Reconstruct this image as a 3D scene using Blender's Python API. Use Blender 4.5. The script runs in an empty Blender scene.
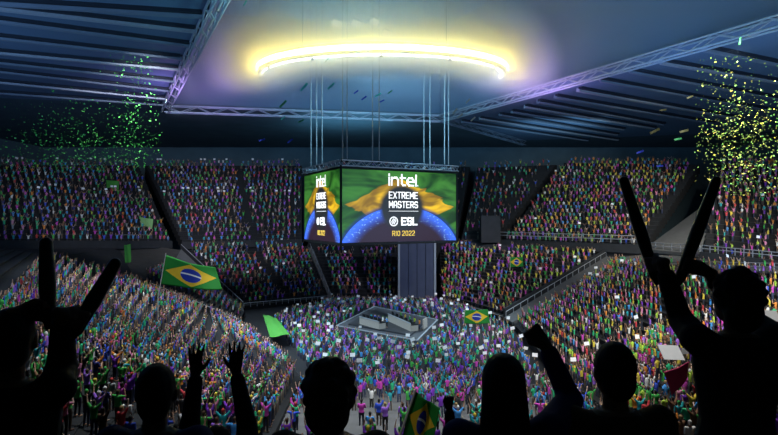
import bpy, math, random
import numpy as np
from mathutils import Vector, Matrix

random.seed(7); rng = np.random.default_rng(11)
sc = bpy.context.scene
COL = sc.collection
F, CX, CY, CZ = 527.0, 389.0, 217.5, 20.0

def P(x, y, Y):                       # photo direction + real distance -> point in the arena
    return Vector(((x-CX)*Y/F, Y, CZ-(y-CY)*Y/F))
def G(x, y, z):                       # same, met at height z
    Y = (CZ-z)*F/(y-CY)
    return Vector(((x-CX)*Y/F, Y, z))
def lerp(a, b, t): return a+(b-a)*t

# ------------------------------------------------------------------ materials
MATS = {}
def mat(name, col, rough=.7, metal=0., emit=None, estr=0., noise=.25, nscale=3., spec=.3):
    if name in MATS: return MATS[name]
    m = bpy.data.materials.new(name); m.use_nodes = True
    nt = m.node_tree; b = nt.nodes['Principled BSDF']
    b.inputs['Roughness'].default_value = rough
    b.inputs['Metallic'].default_value = metal
    b.inputs['Specular IOR Level'].default_value = spec
    c = (*col, 1)
    if noise > 0 and emit is None:
        tc = nt.nodes.new('ShaderNodeTexCoord'); n = nt.nodes.new('ShaderNodeTexNoise')
        n.inputs['Scale'].default_value = nscale; n.inputs['Detail'].default_value = 4
        nt.links.new(tc.outputs['Object'], n.inputs['Vector'])
        mx = nt.nodes.new('ShaderNodeMix'); mx.data_type = 'RGBA'
        mx.inputs[6].default_value = tuple(v*(1-noise) for v in col)+(1,)
        mx.inputs[7].default_value = tuple(min(1, v*(1+noise)) for v in col)+(1,)
        nt.links.new(n.outputs['Fac'], mx.inputs[0])
        nt.links.new(mx.outputs[2], b.inputs['Base Color'])
    else:
        b.inputs['Base Color'].default_value = c
    if emit is not None:
        b.inputs['Emission Color'].default_value = (*emit, 1)
        b.inputs['Emission Strength'].default_value = estr
    MATS[name] = m
    return m

class NG:                              # tiny node-expression helper
    def __init__(s, name):
        s.m = bpy.data.materials.new(name); s.m.use_nodes = True
        s.nt = s.m.node_tree; s.b = s.nt.nodes['Principled BSDF']
    def n(s, t): return s.nt.nodes.new(t)
    def put(s, v, sock):
        if isinstance(v, (int, float)): sock.default_value = v
        elif isinstance(v, tuple): sock.default_value = v
        else: s.nt.links.new(v, sock)
    def op(s, o, a, b=0., c=None):
        k = s.n('ShaderNodeMath'); k.operation = o
        s.put(a, k.inputs[0]); s.put(b, k.inputs[1])
        if c is not None: s.put(c, k.inputs[2])
        return k.outputs[0]
    def step(s, a, lo, hi):            # smooth 0..1
        k = s.n('ShaderNodeMapRange'); k.interpolation_type = 'SMOOTHSTEP'
        s.put(a, k.inputs[0]); k.inputs[1].default_value = lo; k.inputs[2].default_value = hi
        return k.outputs[0]
    def mix(s, f, a, b):
        k = s.n('ShaderNodeMix'); k.data_type = 'RGBA'
        s.put(f, k.inputs[0])
        s.put(a+(1,) if isinstance(a, tuple) else a, k.inputs[6]); s.put(b+(1,) if isinstance(b, tuple) else b, k.inputs[7])
        return k.outputs[2]
    def uv(s):
        t = s.n('ShaderNodeTexCoord'); sp = s.n('ShaderNodeSeparateXYZ')
        s.nt.links.new(t.outputs['UV'], sp.inputs[0]); s.uvout = t.outputs['UV']
        return sp.outputs[0], sp.outputs[1]
    def tex(s, scale, detail=3, rough=.5, dist=0):
        k = s.n('ShaderNodeTexNoise'); k.inputs['Scale'].default_value = scale; k.inputs['Detail'].default_value = detail
        k.inputs['Distortion'].default_value = dist
        s.nt.links.new(s.uvout, k.inputs['Vector']); return k.outputs['Fac']

# ------------------------------------------------------------------ mesh helpers
class MB:
    def __init__(s): s.v = []; s.f = []
    def add(s, vs, fs):
        b = len(s.v); s.v += [tuple(v) for v in vs]; s.f += [tuple(i+b for i in f) for f in fs]
    def quad(s, a, b, c, d): s.add([a, b, c, d], [(0, 1, 2, 3)])
    def hexa(s, lo, hi):               # 4 low corners, 4 high corners
        s.add(list(lo)+list(hi), [(3, 2, 1, 0), (4, 5, 6, 7), (0, 1, 5, 4), (1, 2, 6, 5), (2, 3, 7, 6), (3, 0, 4, 7)])
    def box(s, c, sx, sy, sz, ang=0):
        ca, sa = math.cos(ang), math.sin(ang); c = Vector(c)
        q = [Vector((x*ca-y*sa, x*sa+y*ca, 0)) for x, y in ((-sx/2, -sy/2), (sx/2, -sy/2), (sx/2, sy/2), (-sx/2, sy/2))]
        s.hexa([c+p-Vector((0, 0, sz/2)) for p in q], [c+p+Vector((0, 0, sz/2)) for p in q])
    def slabpoly(s, pts, th):          # polygon with thickness below
        n = len(pts); lo = [Vector(p)-Vector((0, 0, th)) for p in pts]
        s.add(list(pts)+lo, [tuple(range(n)), tuple(range(2*n-1, n-1, -1))]+[(i, i+n, (i+1) % n+n, (i+1) % n) for i in range(n)])
    def tube(s, p0, p1, r0, r1=None, n=8):
        r1 = r0 if r1 is None else r1
        p0, p1 = Vector(p0), Vector(p1); d = (p1-p0).normalized()
        u = d.orthogonal().normalized(); w = d.cross(u)
        vs = []
        for p, r in ((p0, r0), (p1, r1)):
            for i in range(n):
                a = 2*math.pi*i/n; vs.append(p+u*math.cos(a)*r+w*math.sin(a)*r)
        s.add(vs, [(i, (i+1) % n, (i+1) % n+n, i+n) for i in range(n)]+[tuple(range(n-1, -1, -1)), tuple(range(n, 2*n))])
    def bar(s, p0, p1, w, h):          # square beam
        p0, p1 = Vector(p0), Vector(p1); d = (p1-p0); sd = Vector((-d.y, d.x, 0))
        sd = sd.normalized()*w/2 if sd.length > 1e-6 else Vector((w/2, 0, 0))
        up = Vector((0, 0, h/2)) if abs(d.normalized().z) < .9 else Vector((0, h/2, 0))
        s.hexa([p0-sd-up, p1-sd-up, p1+sd-up, p0+sd-up], [p0-sd+up, p1-sd+up, p1+sd+up, p0+sd+up])
    def caps(s, p0, r0, p1, r1, n=12): # round-ended tapered limb
        p0, p1 = Vector(p0), Vector(p1); L = (p1-p0).length
        d = (p1-p0).normalized() if L > 1e-6 else Vector((0, 0, 1))
        u = d.orthogonal().normalized(); w = d.cross(u)
        rings = [(p0-d*r0*math.cos(a), r0*math.sin(a)) for a in (.35, .8, 1.25)]+[(p1+d*r1*math.cos(a), r1*math.sin(a)) for a in (1.25, .8, .35)]
        vs = [p0-d*r0]
        for c, r in rings:
            vs += [c+(u*math.cos(2*math.pi*i/n)+w*math.sin(2*math.pi*i/n))*r for i in range(n)]
        vs.append(p1+d*r1); k = len(rings)
        fs = [(0, 1+(i+1) % n, 1+i) for i in range(n)]
        for j in range(k-1):
            fs += [(1+j*n+i, 1+j*n+(i+1) % n, 1+(j+1)*n+(i+1) % n, 1+(j+1)*n+i) for i in range(n)]
        fs += [(len(vs)-1, 1+(k-1)*n+i, 1+(k-1)*n+(i+1) % n) for i in range(n)]
        s.add(vs, fs)
    def ell(s, c, rx, ry, rz, M=None, n=14):
        c = Vector(c); M = M or Matrix.Identity(3); vs = [c+M@Vector((0, 0, -rz))]; k = 8
        for j in range(1, k):
            a = math.pi*j/k
            vs += [c+M@Vector((rx*math.sin(a)*math.cos(2*math.pi*i/n), ry*math.sin(a)*math.sin(2*math.pi*i/n), -rz*math.cos(a))) for i in range(n)]
        vs.append(c+M@Vector((0, 0, rz)))
        fs = [(0, 1+(i+1) % n, 1+i) for i in range(n)]
        for j in range(k-2):
            fs += [(1+j*n+i, 1+j*n+(i+1) % n, 1+(j+1)*n+(i+1) % n, 1+(j+1)*n+i) for i in range(n)]
        fs += [(len(vs)-1, 1+(k-2)*n+i, 1+(k-2)*n+(i+1) % n) for i in range(n)]
        s.add(vs, fs)
    def loft(s, rings, M, n=16):       # rings: (centre, rx, ry) in planes across M's z
        vs = []
        for c, rx, ry in rings:
            vs += [Vector(c)+M@Vector((rx*math.cos(2*math.pi*i/n), ry*math.sin(2*math.pi*i/n), 0)) for i in range(n)]
        k = len(rings); fs = [tuple(range(n-1, -1, -1)), tuple(range((k-1)*n, k*n))]
        for j in range(k-1):
            fs += [(j*n+i, j*n+(i+1) % n, (j+1)*n+(i+1) % n, (j+1)*n+i) for i in range(n)]
        s.add(vs, fs)
    def mesh(s, name):
        me = bpy.data.meshes.new(name); me.from_pydata(s.v, [], s.f); me.update(); return me

def obj(name, mb, m=None, parent=None, smooth=False):
    me = mb if isinstance(mb, bpy.types.Mesh) else mb.mesh(name)
    o = bpy.data.objects.new(name, me); COL.objects.link(o)
    if m is not None:
        if len(me.materials) == 0: me.materials.append(m)
        else: me.materials[0] = m
    if smooth: me.shade_smooth()
    if parent is not None: o.parent = parent
    return o
def empty(name, loc, parent=None):
    o = bpy.data.objects.new(name, None); COL.objects.link(o); o.location = loc; o.empty_display_size = .2
    if parent: o.parent = parent
    return o
def tag(o, label, cat, group=None, kind=None):
    o['label'] = label; o['category'] = cat
    if group: o['group'] = group
    if kind: o['kind'] = kind
    return o
def struct(name, mb, m, parent=None):
    o = obj(name, mb, m, parent)
    if parent is None: o['kind'] = 'structure'
    return o
def local(mb, origin):                 # shift a world-space MB so its object can sit at origin
    o = Vector(origin); mb.v = [tuple(Vector(v)-o) for v in mb.v]; return mb

_tmp = []
def remesh(mb, voxel, name, smooth_it=2):
    me = mb.mesh(name); o = bpy.data.objects.new('tmp', me); COL.objects.link(o)
    r = o.modifiers.new('r', 'REMESH'); r.mode = 'VOXEL'; r.voxel_size = voxel; r.use_smooth_shade = True
    if smooth_it:
        k = o.modifiers.new('s', 'SMOOTH'); k.iterations = smooth_it; k.factor = .5
    dg = bpy.context.evaluated_depsgraph_get()
    out = bpy.data.meshes.new_from_object(o.evaluated_get(dg)); out.name = name
    bpy.data.objects.remove(o); bpy.data.meshes.remove(me)
    out.materials.clear()
    return out

# ================================================================== SETTING
m_conc = mat('dark_concrete', (.018, .020, .024), .85, noise=.4, nscale=.6)
m_tread = mat('black_terrace', (.010, .011, .013), .9, noise=.4, nscale=.5)
m_grey = mat('grey_concrete', (.085, .088, .092), .85, noise=.3, nscale=.8)
m_floor = mat('arena_floor', (.010, .011, .014), .55, noise=.4, nscale=.3)
m_lining = mat('dark_teal_lining', (.06, .10, .125), .95, noise=.3, nscale=.2)  # one even dark teal for outer walls and far ceiling
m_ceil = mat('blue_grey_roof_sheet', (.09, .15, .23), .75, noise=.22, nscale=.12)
m_rib = mat('roof_rib_steel', (.14, .185, .24), .6, noise=.2, nscale=.4)
m_ribd = mat('dark_rib_strip', (.012, .018, .028), .7, noise=.2)
m_steel = mat('pale_truss_steel', (.33, .38, .44), .45, .3, noise=.2)
m_rail = mat('galvanised_railing', (.24, .26, .29), .5, .2, noise=.15)
m_recess = mat('recess_lining', (.065, .12, .18), .85, noise=.15, nscale=.08)

# floor and outer walls
b = MB(); b.slabpoly([Vector((-125, -12, 0)), Vector((125, -12, 0)), Vector((125, 190, 0)), Vector((-125, 190, 0))], .4)
struct('floor', b, m_floor)
b = MB(); b.box((0, 188.3, 23), 250, .6, 46); struct('wall_back', b, m_lining)
b = MB(); b.box((-123.3, 88, 23), .6, 200, 46); struct('wall_left', b, m_lining)
b = MB(); b.box((123.3, 88, 23), .6, 200, 46); struct('wall_right', b, m_lining)
b = MB(); b.box((0, -11.6, 23), 250, .6, 46); struct('wall_front', b, m_lining)

# ceiling plane z=45 with the long opening
ZC, ZT = 45.0, 66.0
FL_, FR_ = P(165, 105, 0), None
def C(x, y, z=ZC): return G(x, y, z)
fl, fr = C(165, 105), C(440, 115)
el, er = C(215, 0), C(778, 15)
def ext(a, b_, Y): t = (Y-a.y)/(b_.y-a.y); return a+(b_-a)*t
nl, nr = ext(fl, el, -11), ext(fr, er, -11)
b = MB(); b.slabpoly([Vector((-123, -11, ZC+.4)), Vector((nl.x, nl.y, ZC+.4)), Vector((fl.x, fl.y, ZC+.4)), Vector((-123, fl.y-16, ZC+.4))], .4)
struct('ceiling_left', b, m_ceil)
b = MB(); b.slabpoly([Vector((nr.x, -11, ZC+.4)), Vector((123, -11, ZC+.4)), Vector((123, 150, ZC+.4)), Vector((40, 172, ZC+.4)), Vector((fr.x, fr.y, ZC+.4))], .4)
struct('ceiling_right', b, m_ceil)
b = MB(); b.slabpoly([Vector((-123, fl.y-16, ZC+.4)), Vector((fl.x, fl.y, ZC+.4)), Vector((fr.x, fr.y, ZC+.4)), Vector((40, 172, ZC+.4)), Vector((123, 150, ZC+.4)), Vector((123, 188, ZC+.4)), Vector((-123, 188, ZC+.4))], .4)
struct('ceiling_back', b, m_lining)
# recess above the opening
def up(p, z=ZT): return Vector((p.x, p.y, z))
def wallquad(name, a, c, t=.4):
    d = (c-a); nrm = Vector((-d.y, d.x, 0)).normalized()*t
    b = MB(); b.hexa([up(a, ZC), up(c, ZC), up(c+nrm, ZC), up(a+nrm, ZC)], [up(a), up(c), up(c+nrm), up(a+nrm)])
    struct(name, b, m_recess)
wallquad('wall_recess_left', nl, fl); wallquad('wall_recess_back', fl, fr); wallquad('wall_recess_right', fr, nr)
b = MB(); b.slabpoly([up(nl, ZT+.4)+Vector((-1, 0, 0)), up(nr, ZT+.4)+Vector((1, 0, 0)), up(fr, ZT+.4)+Vector((1, 1, 0)), up(fl, ZT+.4)+Vector((-1, 1, 0))], .4)
struct('ceiling_recess', b, m_recess)

# roof ribs: photo end points on the ceiling plane
LR = [((20, 1), (204, 13)), ((0, 5), (197, 28)), ((0, 18), (192, 43)), ((0, 35), (182, 56)), ((0, 50), (180, 67)), ((0, 60), (175, 79)), ((0, 69), (172, 89)), ((0, 80), (167, 97)), ((0, 91), (164, 103))]
RR = [((705, 47), (778, 62)), ((661, 60), (778, 80)), ((630, 69), (751, 92)), ((600, 78), (738, 103)), ((578, 88), (705, 111)), ((555, 95), (678, 116)), ((538, 100), (635, 118)), ((525, 105), (625, 122)), ((512, 110), (598, 124)), ((500, 113), (591, 129)), ((480, 117), (588, 134)), ((462, 120), (560, 135))]
k = 0
for lst, ext_l, ext_r in ((LR, 1.25, 0), (RR, 0, .35)):
    for a, c in lst:
        k += 1
        pa, pc = C(*a), C(*c); d = pc-pa
        pa2 = pa-d*ext_l if ext_l else pa; pc2 = pc+d*ext_r
        if pa2.x < -122: pa2 = pa+(pc-pa)*((-122-pa.x)/(pc.x-pa.x))
        if pc2.x > 122: pc2 = pa+(pc-pa)*((122-pa.x)/(pc.x-pa.x))
        w = .55 if pa.y < 95 else .75
        b = MB(); b.bar(pa2-Vector((0, 0, .35)), pc2-Vector((0, 0, .35)), w, .7)
        struct(f'trim_{k}', b, m_rib if k % 3 else m_steel)
        k += 1
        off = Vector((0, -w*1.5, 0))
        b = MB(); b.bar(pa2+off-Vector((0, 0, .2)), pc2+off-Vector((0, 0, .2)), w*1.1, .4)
        struct(f'trim_{k}', b, m_ribd)  # near-black bar running alongside each rib
# edge trusses of the opening
def truss(name, a, c, w=1.1, h=1.3, step=3., r=.11, m=None):
    a, c = Vector(a), Vector(c); d = (c-a); L = d.length; d.normalize(); sd = Vector((-d.y, d.x, 0)).normalized()*w/2; u = Vector((0, 0, h/2))
    b = MB(); n = max(2, int(L/step))
    for s1 in (-1, 1):
        for s2 in (-1, 1):
            b.tube(a+sd*s1+u*s2, c+sd*s1+u*s2, r, n=6)
    for i in range(n):
        p, q = a+d*L*i/n, a+d*L*(i+1)/n; f = 1 if i % 2 else -1
        for s1 in (-1, 1):
            b.tube(p+sd*s1-u*f, q+sd*s1+u*f, r*.6, n=5)
        b.tube(p+sd-u*f, q-sd-u*f, r*.6, n=5)
    return b
for i, (a, c) in enumerate(((nl, fl), (fl-Vector((0, 0, 0)), fr), (fr, nr))):
    dz = Vector((0, 0, -.9))
    struct(f'trim_truss_{i+1}', truss('t', a+dz, c+dz, 1.3, 1.4, 3.2, .16), m_steel)
struct('trim_truss_4', truss('t', fr+Vector((0, 0, -.9)), Vector((44, 171, ZC-.9)), 1.1, 1.3, 3.2, .12), m_rib)

# ------------------------------------------------------------------ seating terraces
SECT = []
def tier(nm, A, B, Cc, D, rows, mtl, skirt=1.6, fskirt=2.5, pitch=1.25, fill=.93, zone='mid', aisles=()):
    A, B, Cc, D = map(Vector, (A, B, Cc, D)); b = MB()
    for i in range(rows):
        t0, t1 = i/rows, (i+1)/rows
        a0, b0, a1, b1 = lerp(A, D, t0), lerp(B, Cc, t0), lerp(A, D, t1), lerp(B, Cc, t1)
        za, zb = a0.z, b0.z
        top = [Vector((a0.x, a0.y, za)), Vector((b0.x, b0.y, zb)), Vector((b1.x, b1.y, zb)), Vector((a1.x, a1.y, za))]
        sk = fskirt if i == 0 else skirt
        lo = [Vector((p.x, p.y, max(p.z-sk, -.05))) for p in top]
        b.hexa(lo, top)
    struct('seating_tier', b, mtl)
    SECT.append(dict(name=nm, A=A, B=B, C=Cc, D=D, rows=rows, pitch=pitch, fill=fill, zone=zone, aisles=aisles))

# lower ring
FLA, FLB, FLC, FLD = G(243, 306, 1), G(328, 297.5, 1), P(306, 244, 144), P(182, 248, 131)
tier('far left lower stand', FLA, FLB, FLC, FLD, 17, m_tread, zone='far', aisles=(.52,))
tier('far centre lower stand', G(334, 297.5, 1), G(397, 297.5, 1), P(398, 244, 146), P(313, 244, 145), 15, m_tread, zone='far', aisles=(.5,))
CRA, CRB, CRC, CRD = G(440, 298, 1), G(503, 317, 1), P(606, 255, 118), P(440, 244, 146)
tier('far right lower stand', CRA, CRB, CRC, CRD, 17, m_tread, zone='farR', aisles=(.45,))
D1A, D1B, D1C, D1D = G(513, 323, 1), Vector((20.6, 62.5, 1.2)), P(790, 269, 66), P(616, 263, 112)
tier('right lower stand', D1B, D1A, D1D, D1C, 21, m_tread, zone='right', aisles=(.5,))
tier('right lower stand close to the gallery', Vector((11.6, 18, 10.3)), D1B, D1C, Vector((38, 24, 11.8)), 22, m_tread, zone='right', pitch=1.15)
E1A, E1B, E1C, E1D = G(238, 325, 1), Vector((-10.4, 62.5, 1.2)), P(44, 256, 83), P(140, 286, 97)
tier('left lower stand', E1A, E1B, E1C, E1D, 24, m_tread, zone='left')
tier('left lower stand close to the gallery', E1B, Vector((-5, 18, 10.3)), Vector((-20.5, 23, 11.3)), E1C, 24, m_tread, zone='left', pitch=1.1)
tier('empty dark steps', E1C+Vector((-.3, 0, .4)), Vector((-20.8, 23, 12.8)), Vector((-44, 24, 18)), Vector((-74, 88, 16)), 11, mat('dark_step', (.03, .033, .036), .8, noise=.4, nscale=.4), fill=0)
tier('narrow stand beside the left wall', P(241, 319, 100), P(244, 311, 107), P(173, 263, 122), P(144, 277, 105), 17, m_tread, zone='left', pitch=1.3)
tier('end stand below the gallery', Vector((20.4, 59.5, 1.2)), Vector((-10.2, 59.5, 1.2)), Vector((-4.8, 18, 10.4)), Vector((11.4, 18, 10.4)), 26, mat('mid_concrete', (.09, .092, .096), .85, noise=.35, nscale=.7), zone='end', pitch=1.35, fill=.8)
# upper ring
U1A, U1B, U1C, U1D = P(-45, 244, 92), P(172, 243, 134), P(138, 163, 172), P(-40, 163, 145)
tier('left upper stand', U1A, U1B, U1C, U1D, 24, m_tread, skirt=2.6, fskirt=5, zone='upL', pitch=1.45)
tier('far left upper stand', P(184, 244, 136), P(302, 241, 142), P(302, 163, 176), P(145, 163, 173), 24, m_tread, skirt=2.6, fskirt=5, zone='upL', pitch=1.4, aisles=(.58,))
tier('far centre upper stand', P(308, 241, 143), P(456, 239, 143), P(470, 163, 178), P(308, 163, 177), 16, m_tread, skirt=2.6, fskirt=5, zone='upC', pitch=2.2, fill=.6)
tier('dark far right upper stand', P(461, 239, 143), P(494, 240, 141), P(557, 162, 173), P(478, 165, 178), 22, m_tread, skirt=2.6, fskirt=5, zone='upC', pitch=1.6, fill=.6)
tier('far right upper stand', P(501, 242, 140), P(641, 248, 112), P(700, 162, 150), P(566, 160, 170), 24, m_tread, skirt=2.6, fskirt=5, zone='upR', pitch=1.35)
tier('right upper stand', P(703, 256, 92), P(815, 270, 79), P(840, 162, 122), P(716, 162, 146), 24, m_tread, skirt=2.6, fskirt=5, zone='upR', pitch=1.3)
# concourses, ramps, aisles
def slab(nm, pts, m, th=.35):
    b = MB(); b.slabpoly([Vector(p) for p in pts], th); return struct(nm, b, m)
slab('concourse', [P(180, 250, 129.5), P(173, 263.5, 121.5), P(144, 278, 104.5), P(140, 287, 96.5)-Vector((0, 0, .2)), P(118, 246.5, 124), P(152, 246, 131)], mat('brown_grey_concrete', (.05, .048, .045), .85, noise=.3, nscale=.8))
slab('concourse', [P(118, 247, 124), P(140, 287, 96.5)-Vector((0, 0, .3)), P(44, 257, 83)-Vector((0, 0, .3)), P(-40, 250, 90)], m_conc)
slab('aisle', [G(243, 307, .9), P(181, 249, 130.5), P(174, 262, 122.5), P(244, 312, 107.5)], m_grey, .5)
slab('aisle', [P(241, 320, 99.5), P(143, 279, 104), P(140, 286, 97.3), G(238, 325, .95)], m_conc, .4)
slab('aisle', [G(504, 317.5, .9), P(607, 256, 117.5), P(615, 262.5, 112.5), G(512.5, 322.5, .9)], m_grey, .5)
slab('aisle', [G(329, 298, .9), P(307, 245, 143.8), P(312, 245, 144.8), G(333, 298, .9)], m_grey, .5)
slab('concourse', [P(440, 245, 145.5)-Vector((0, 0, .3)), P(606, 256, 117.6)-Vector((0, 0, .3)), P(645, 249, 116), P(500, 244, 141), P(461, 241.5, 143)], m_conc)
slab('concourse', [P(606, 256, 117.6)-Vector((0, 0, .3)), P(616, 264, 111.6)-Vector((0, 0, .3)), P(800, 271, 65.7)-Vector((0, 0, .3)), P(820, 273, 78), P(700, 259, 91.5), P(645, 250, 115)], m_grey)
slab('ramp', [P(644, 249, 111), P(699, 254, 93), P(714, 213, 117), P(704, 205, 130)], m_grey, .6)
# walls beside the aisles (solid parapets)
def parapet(nm, a, c, m, h=1.0, t=.35):
    a, c = Vector(a), Vector(c); d = c-a; sd = Vector((-d.y, d.x, 0)).normalized()*t/2
    b = MB(); dn = Vector((0, 0, -.8)); u = Vector((0, 0, h))
    b.hexa([a-sd+dn, c-sd+dn, c+sd+dn, a+sd+dn], [a-sd+u, c-sd+u, c+sd+u, a+sd+u]); return struct(nm, b, m)
parapet('wall_aisle', G(237.5, 324, 1), P(141, 284, 97.8), m_conc, 1.3)
parapet('wall_aisle', G(504, 316.5, 1), P(607, 255, 118), m_conc, 1.5)
parapet('wall_aisle', G(242, 306, 1), P(181, 248, 131), m_conc, .9)
parapet('wall_fascia', P(494, 243.5, 140.5), P(642, 250, 111.5), m_conc, 1.1)
parapet('wall_fascia', P(700, 258, 91.8), P(815, 272, 78.8), m_conc, 1.1)
parapet('wall_fascia', P(-45, 246, 91.7), P(172, 245, 133.5), m_conc, 1.0)
parapet('wall_fascia', P(182, 246, 135.5), P(302, 243, 141.5), m_conc, 1.0)
parapet('wall_barrier', G(243.5, 307, .6), G(329, 299, .6), m_grey, .5)
parapet('wall_barrier', G(334, 299, .6), G(396, 299, .6), m_grey, .5)
parapet('wall_barrier', G(441, 299.5, .6), G(502, 318.5, .6), m_grey, .5)
# access door in the upper right stand
b = MB(); pd = P(490, 229, 138); b.box(pd, 5, 2.5, 7); struct('wall_stair_head', b, m_conc)

# railings
def railing(a, c, label, n=12, h=1.1, r=.055, rails=(1., .55)):
    a, c = Vector(a), Vector(c); root = empty('railing', a); tag(root, label, 'railing', None)
    for t in rails:
        b = MB(); b.tube((0, 0, h*t), c-a+Vector((0, 0, h*t)), r, n=6); obj('rail', b, m_rail, root)
    me = MB(); me.tube((0, 0, 0), (0, 0, h), r*.9, n=6); pm = me.mesh('post')
    for i in range(n+1):
        o = obj('post', pm, m_rail, root); o.location = (c-a)*i/n
railing(P(500, 241.5, 140)+Vector((0, 0, .9)), P(643, 248, 111.2)+Vector((0, 0, .9)), 'pale railing along the front of the far right upper stand', 16, 1.6, .09, (1., .5))
railing(P(648, 249.5, 111), P(700, 254, 93), 'pale railing across the foot of the grey ramp', 6, 1.5, .09)
railing(P(702, 258.5, 91.5)+Vector((0, 0, 1.1)), P(812, 271, 78.5)+Vector((0, 0, 1.1)), 'railing in front of the right upper stand', 12, 1.2, .07)
railing(P(616, 263.5, 112)-Vector((0, 0, .3)), P(790, 270, 66)-Vector((0, 0, .3)), 'long railing along the top of the right lower stand', 18, 1.1, .06)
railing(G(243, 306.5, 1), P(181, 248.5, 131), 'pale handrail beside the stairs left of the far left lower stand', 14, 1.0, .09, (1.,))
railing(G(244, 307.5, .9), G(329, 299.5, .9), 'pale front barrier rail below the far left lower stand', 14, .9, .08, (1.,))
railing(G(239, 326, 1.3), P(150, 289, 97), 'pale handrail on the dark wall of the left lower stand', 14, 1.2, .07, (1.,))
railing(G(506, 317, 1.6), P(606, 256.5, 117.6), 'handrail on the diagonal wall left of the right lower stand', 16, 1.0, .07, (1.,))
railing(G(331, 298.5, .9), P(309, 245, 144), 'handrail on the narrow stairs between the far lower stands', 10, 1.0, .07, (1.,))
railing(P(150, 242.5, 131.5)+Vector((0, 0, 1.0)), P(60, 243.5, 114)+Vector((0, 0, 1.0)), 'dark railing along the front of the left upper stand', 12, .9, .05, (1.,))

# ------------------------------------------------------------------ tower below the scoreboard
root = empty('entrance_tower', (0, 124.5, 0)); tag(root, 'tall blue-grey entrance tower behind the stage under the screen cube', 'tower')
root.location = ((417-CX)*124.5/F, 124.5, 0)
m_tower = mat('tower_panel', (.05, .065, .115), .6, noise=.25, nscale=.6)
wT = 36*124.5/F
b = MB(); b.box((0, 2.0, 9.5), wT*.98, 3.6, 19); obj('core', b, mat('tower_core', (.02, .025, .035), .8), root)
for i in range(4):
    b = MB(); b.box((-wT*.36+i*wT*.24, .06, 9.6), wT*.225, .3, 18.6); obj('panel', b, m_tower, root)
for s in (-1, 1):
    b = MB(); b.box((s*wT*.5, .0, 9.5), .45, .6, 19); obj('corner_post', b, m_steel, root)
b = MB(); b.box((0, 0, .5), wT*1.06, 1.2, 1.0); obj('plinth', b, m_conc, root)

# ------------------------------------------------------------------ scoreboard cube
def screen_mat(nm):
    g = NG(nm); u, v = g.uv()
    fold = g.tex(3.2, 2, dist=1.6)
    n2 = g.tex(40, 4)
    du = g.op('SUBTRACT', u, .5); dv = g.op('MULTIPLY', v, .69)
    gr = g.mix(g.step(fold, .3, .72), (.004, .035, .004), (.045, .21, .025))
    # yellow rhombus
    wob = g.op('MULTIPLY', g.op('SUBTRACT', fold, .5), .30)
    rh = g.op('ADD', g.op('DIVIDE', g.op('ABSOLUTE', du), .49), g.op('DIVIDE', g.op('ABSOLUTE', g.op('SUBTRACT', g.op('ADD', v, wob), .50)), .42))
    yl = g.mix(g.step(fold, .36, .66), (.20, .11, .003), (.85, .52, .012))
    c = g.mix(g.step(rh, 1.0, .95), gr, yl)
    r1 = g.op('SQRT', g.op('ADD', g.op('POWER', g.op('ABSOLUTE', du), 2.), g.op('POWER', g.op('ADD', dv, .20), 2.)))
    c = g.mix(g.step(r1, .585, .54), c, (.008, .03, .16))
    inn = g.mix(g.step(r1, .545, .40), (.05, .17, 1.0), (.022, .008, .022))
    c2 = g.mix(g.step(r1, .548, .538), c, inn)
    sp = g.op('MULTIPLY', g.step(n2, .58, .70), g.step(r1, .40, .50))
    c3 = g.mix(g.op('MULTIPLY', sp, g.step(r1, .545, .535)), c2, (.35, .65, 1.0))
    # dark globe behind the lettering
    r0 = g.op('SQRT', g.op('ADD', g.op('POWER', g.op('ABSOLUTE', du), 2.), g.op('POWER', g.op('ABSOLUTE', g.op('MULTIPLY', g.op('SUBTRACT', dv, .33), .85)), 2.)))
    c3 = g.mix(g.step(r0, .215, .165), c3, (.014, .016, .018))
    g.b.inputs['Base Color'].default_value = (.005, .005, .005, 1)
    g.b.inputs['Roughness'].default_value = .4
    g.nt.links.new(c3, g.b.inputs['Emission Color']); g.b.inputs['Emission Strength'].default_value = 1.25
    return g.m
m_screen = screen_mat('flag_and_planet_screen')
m_white = mat('lit_white_lettering', (.8, .8, .8), emit=(1, 1, 1), estr=1.1)
m_yell = mat('lit_yellow_lettering', (.8, .6, .1), emit=(.62, .42, .07), estr=1.0)
m_blk = mat('black_steel', (.012, .013, .015), .5, .4, noise=.2)

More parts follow.
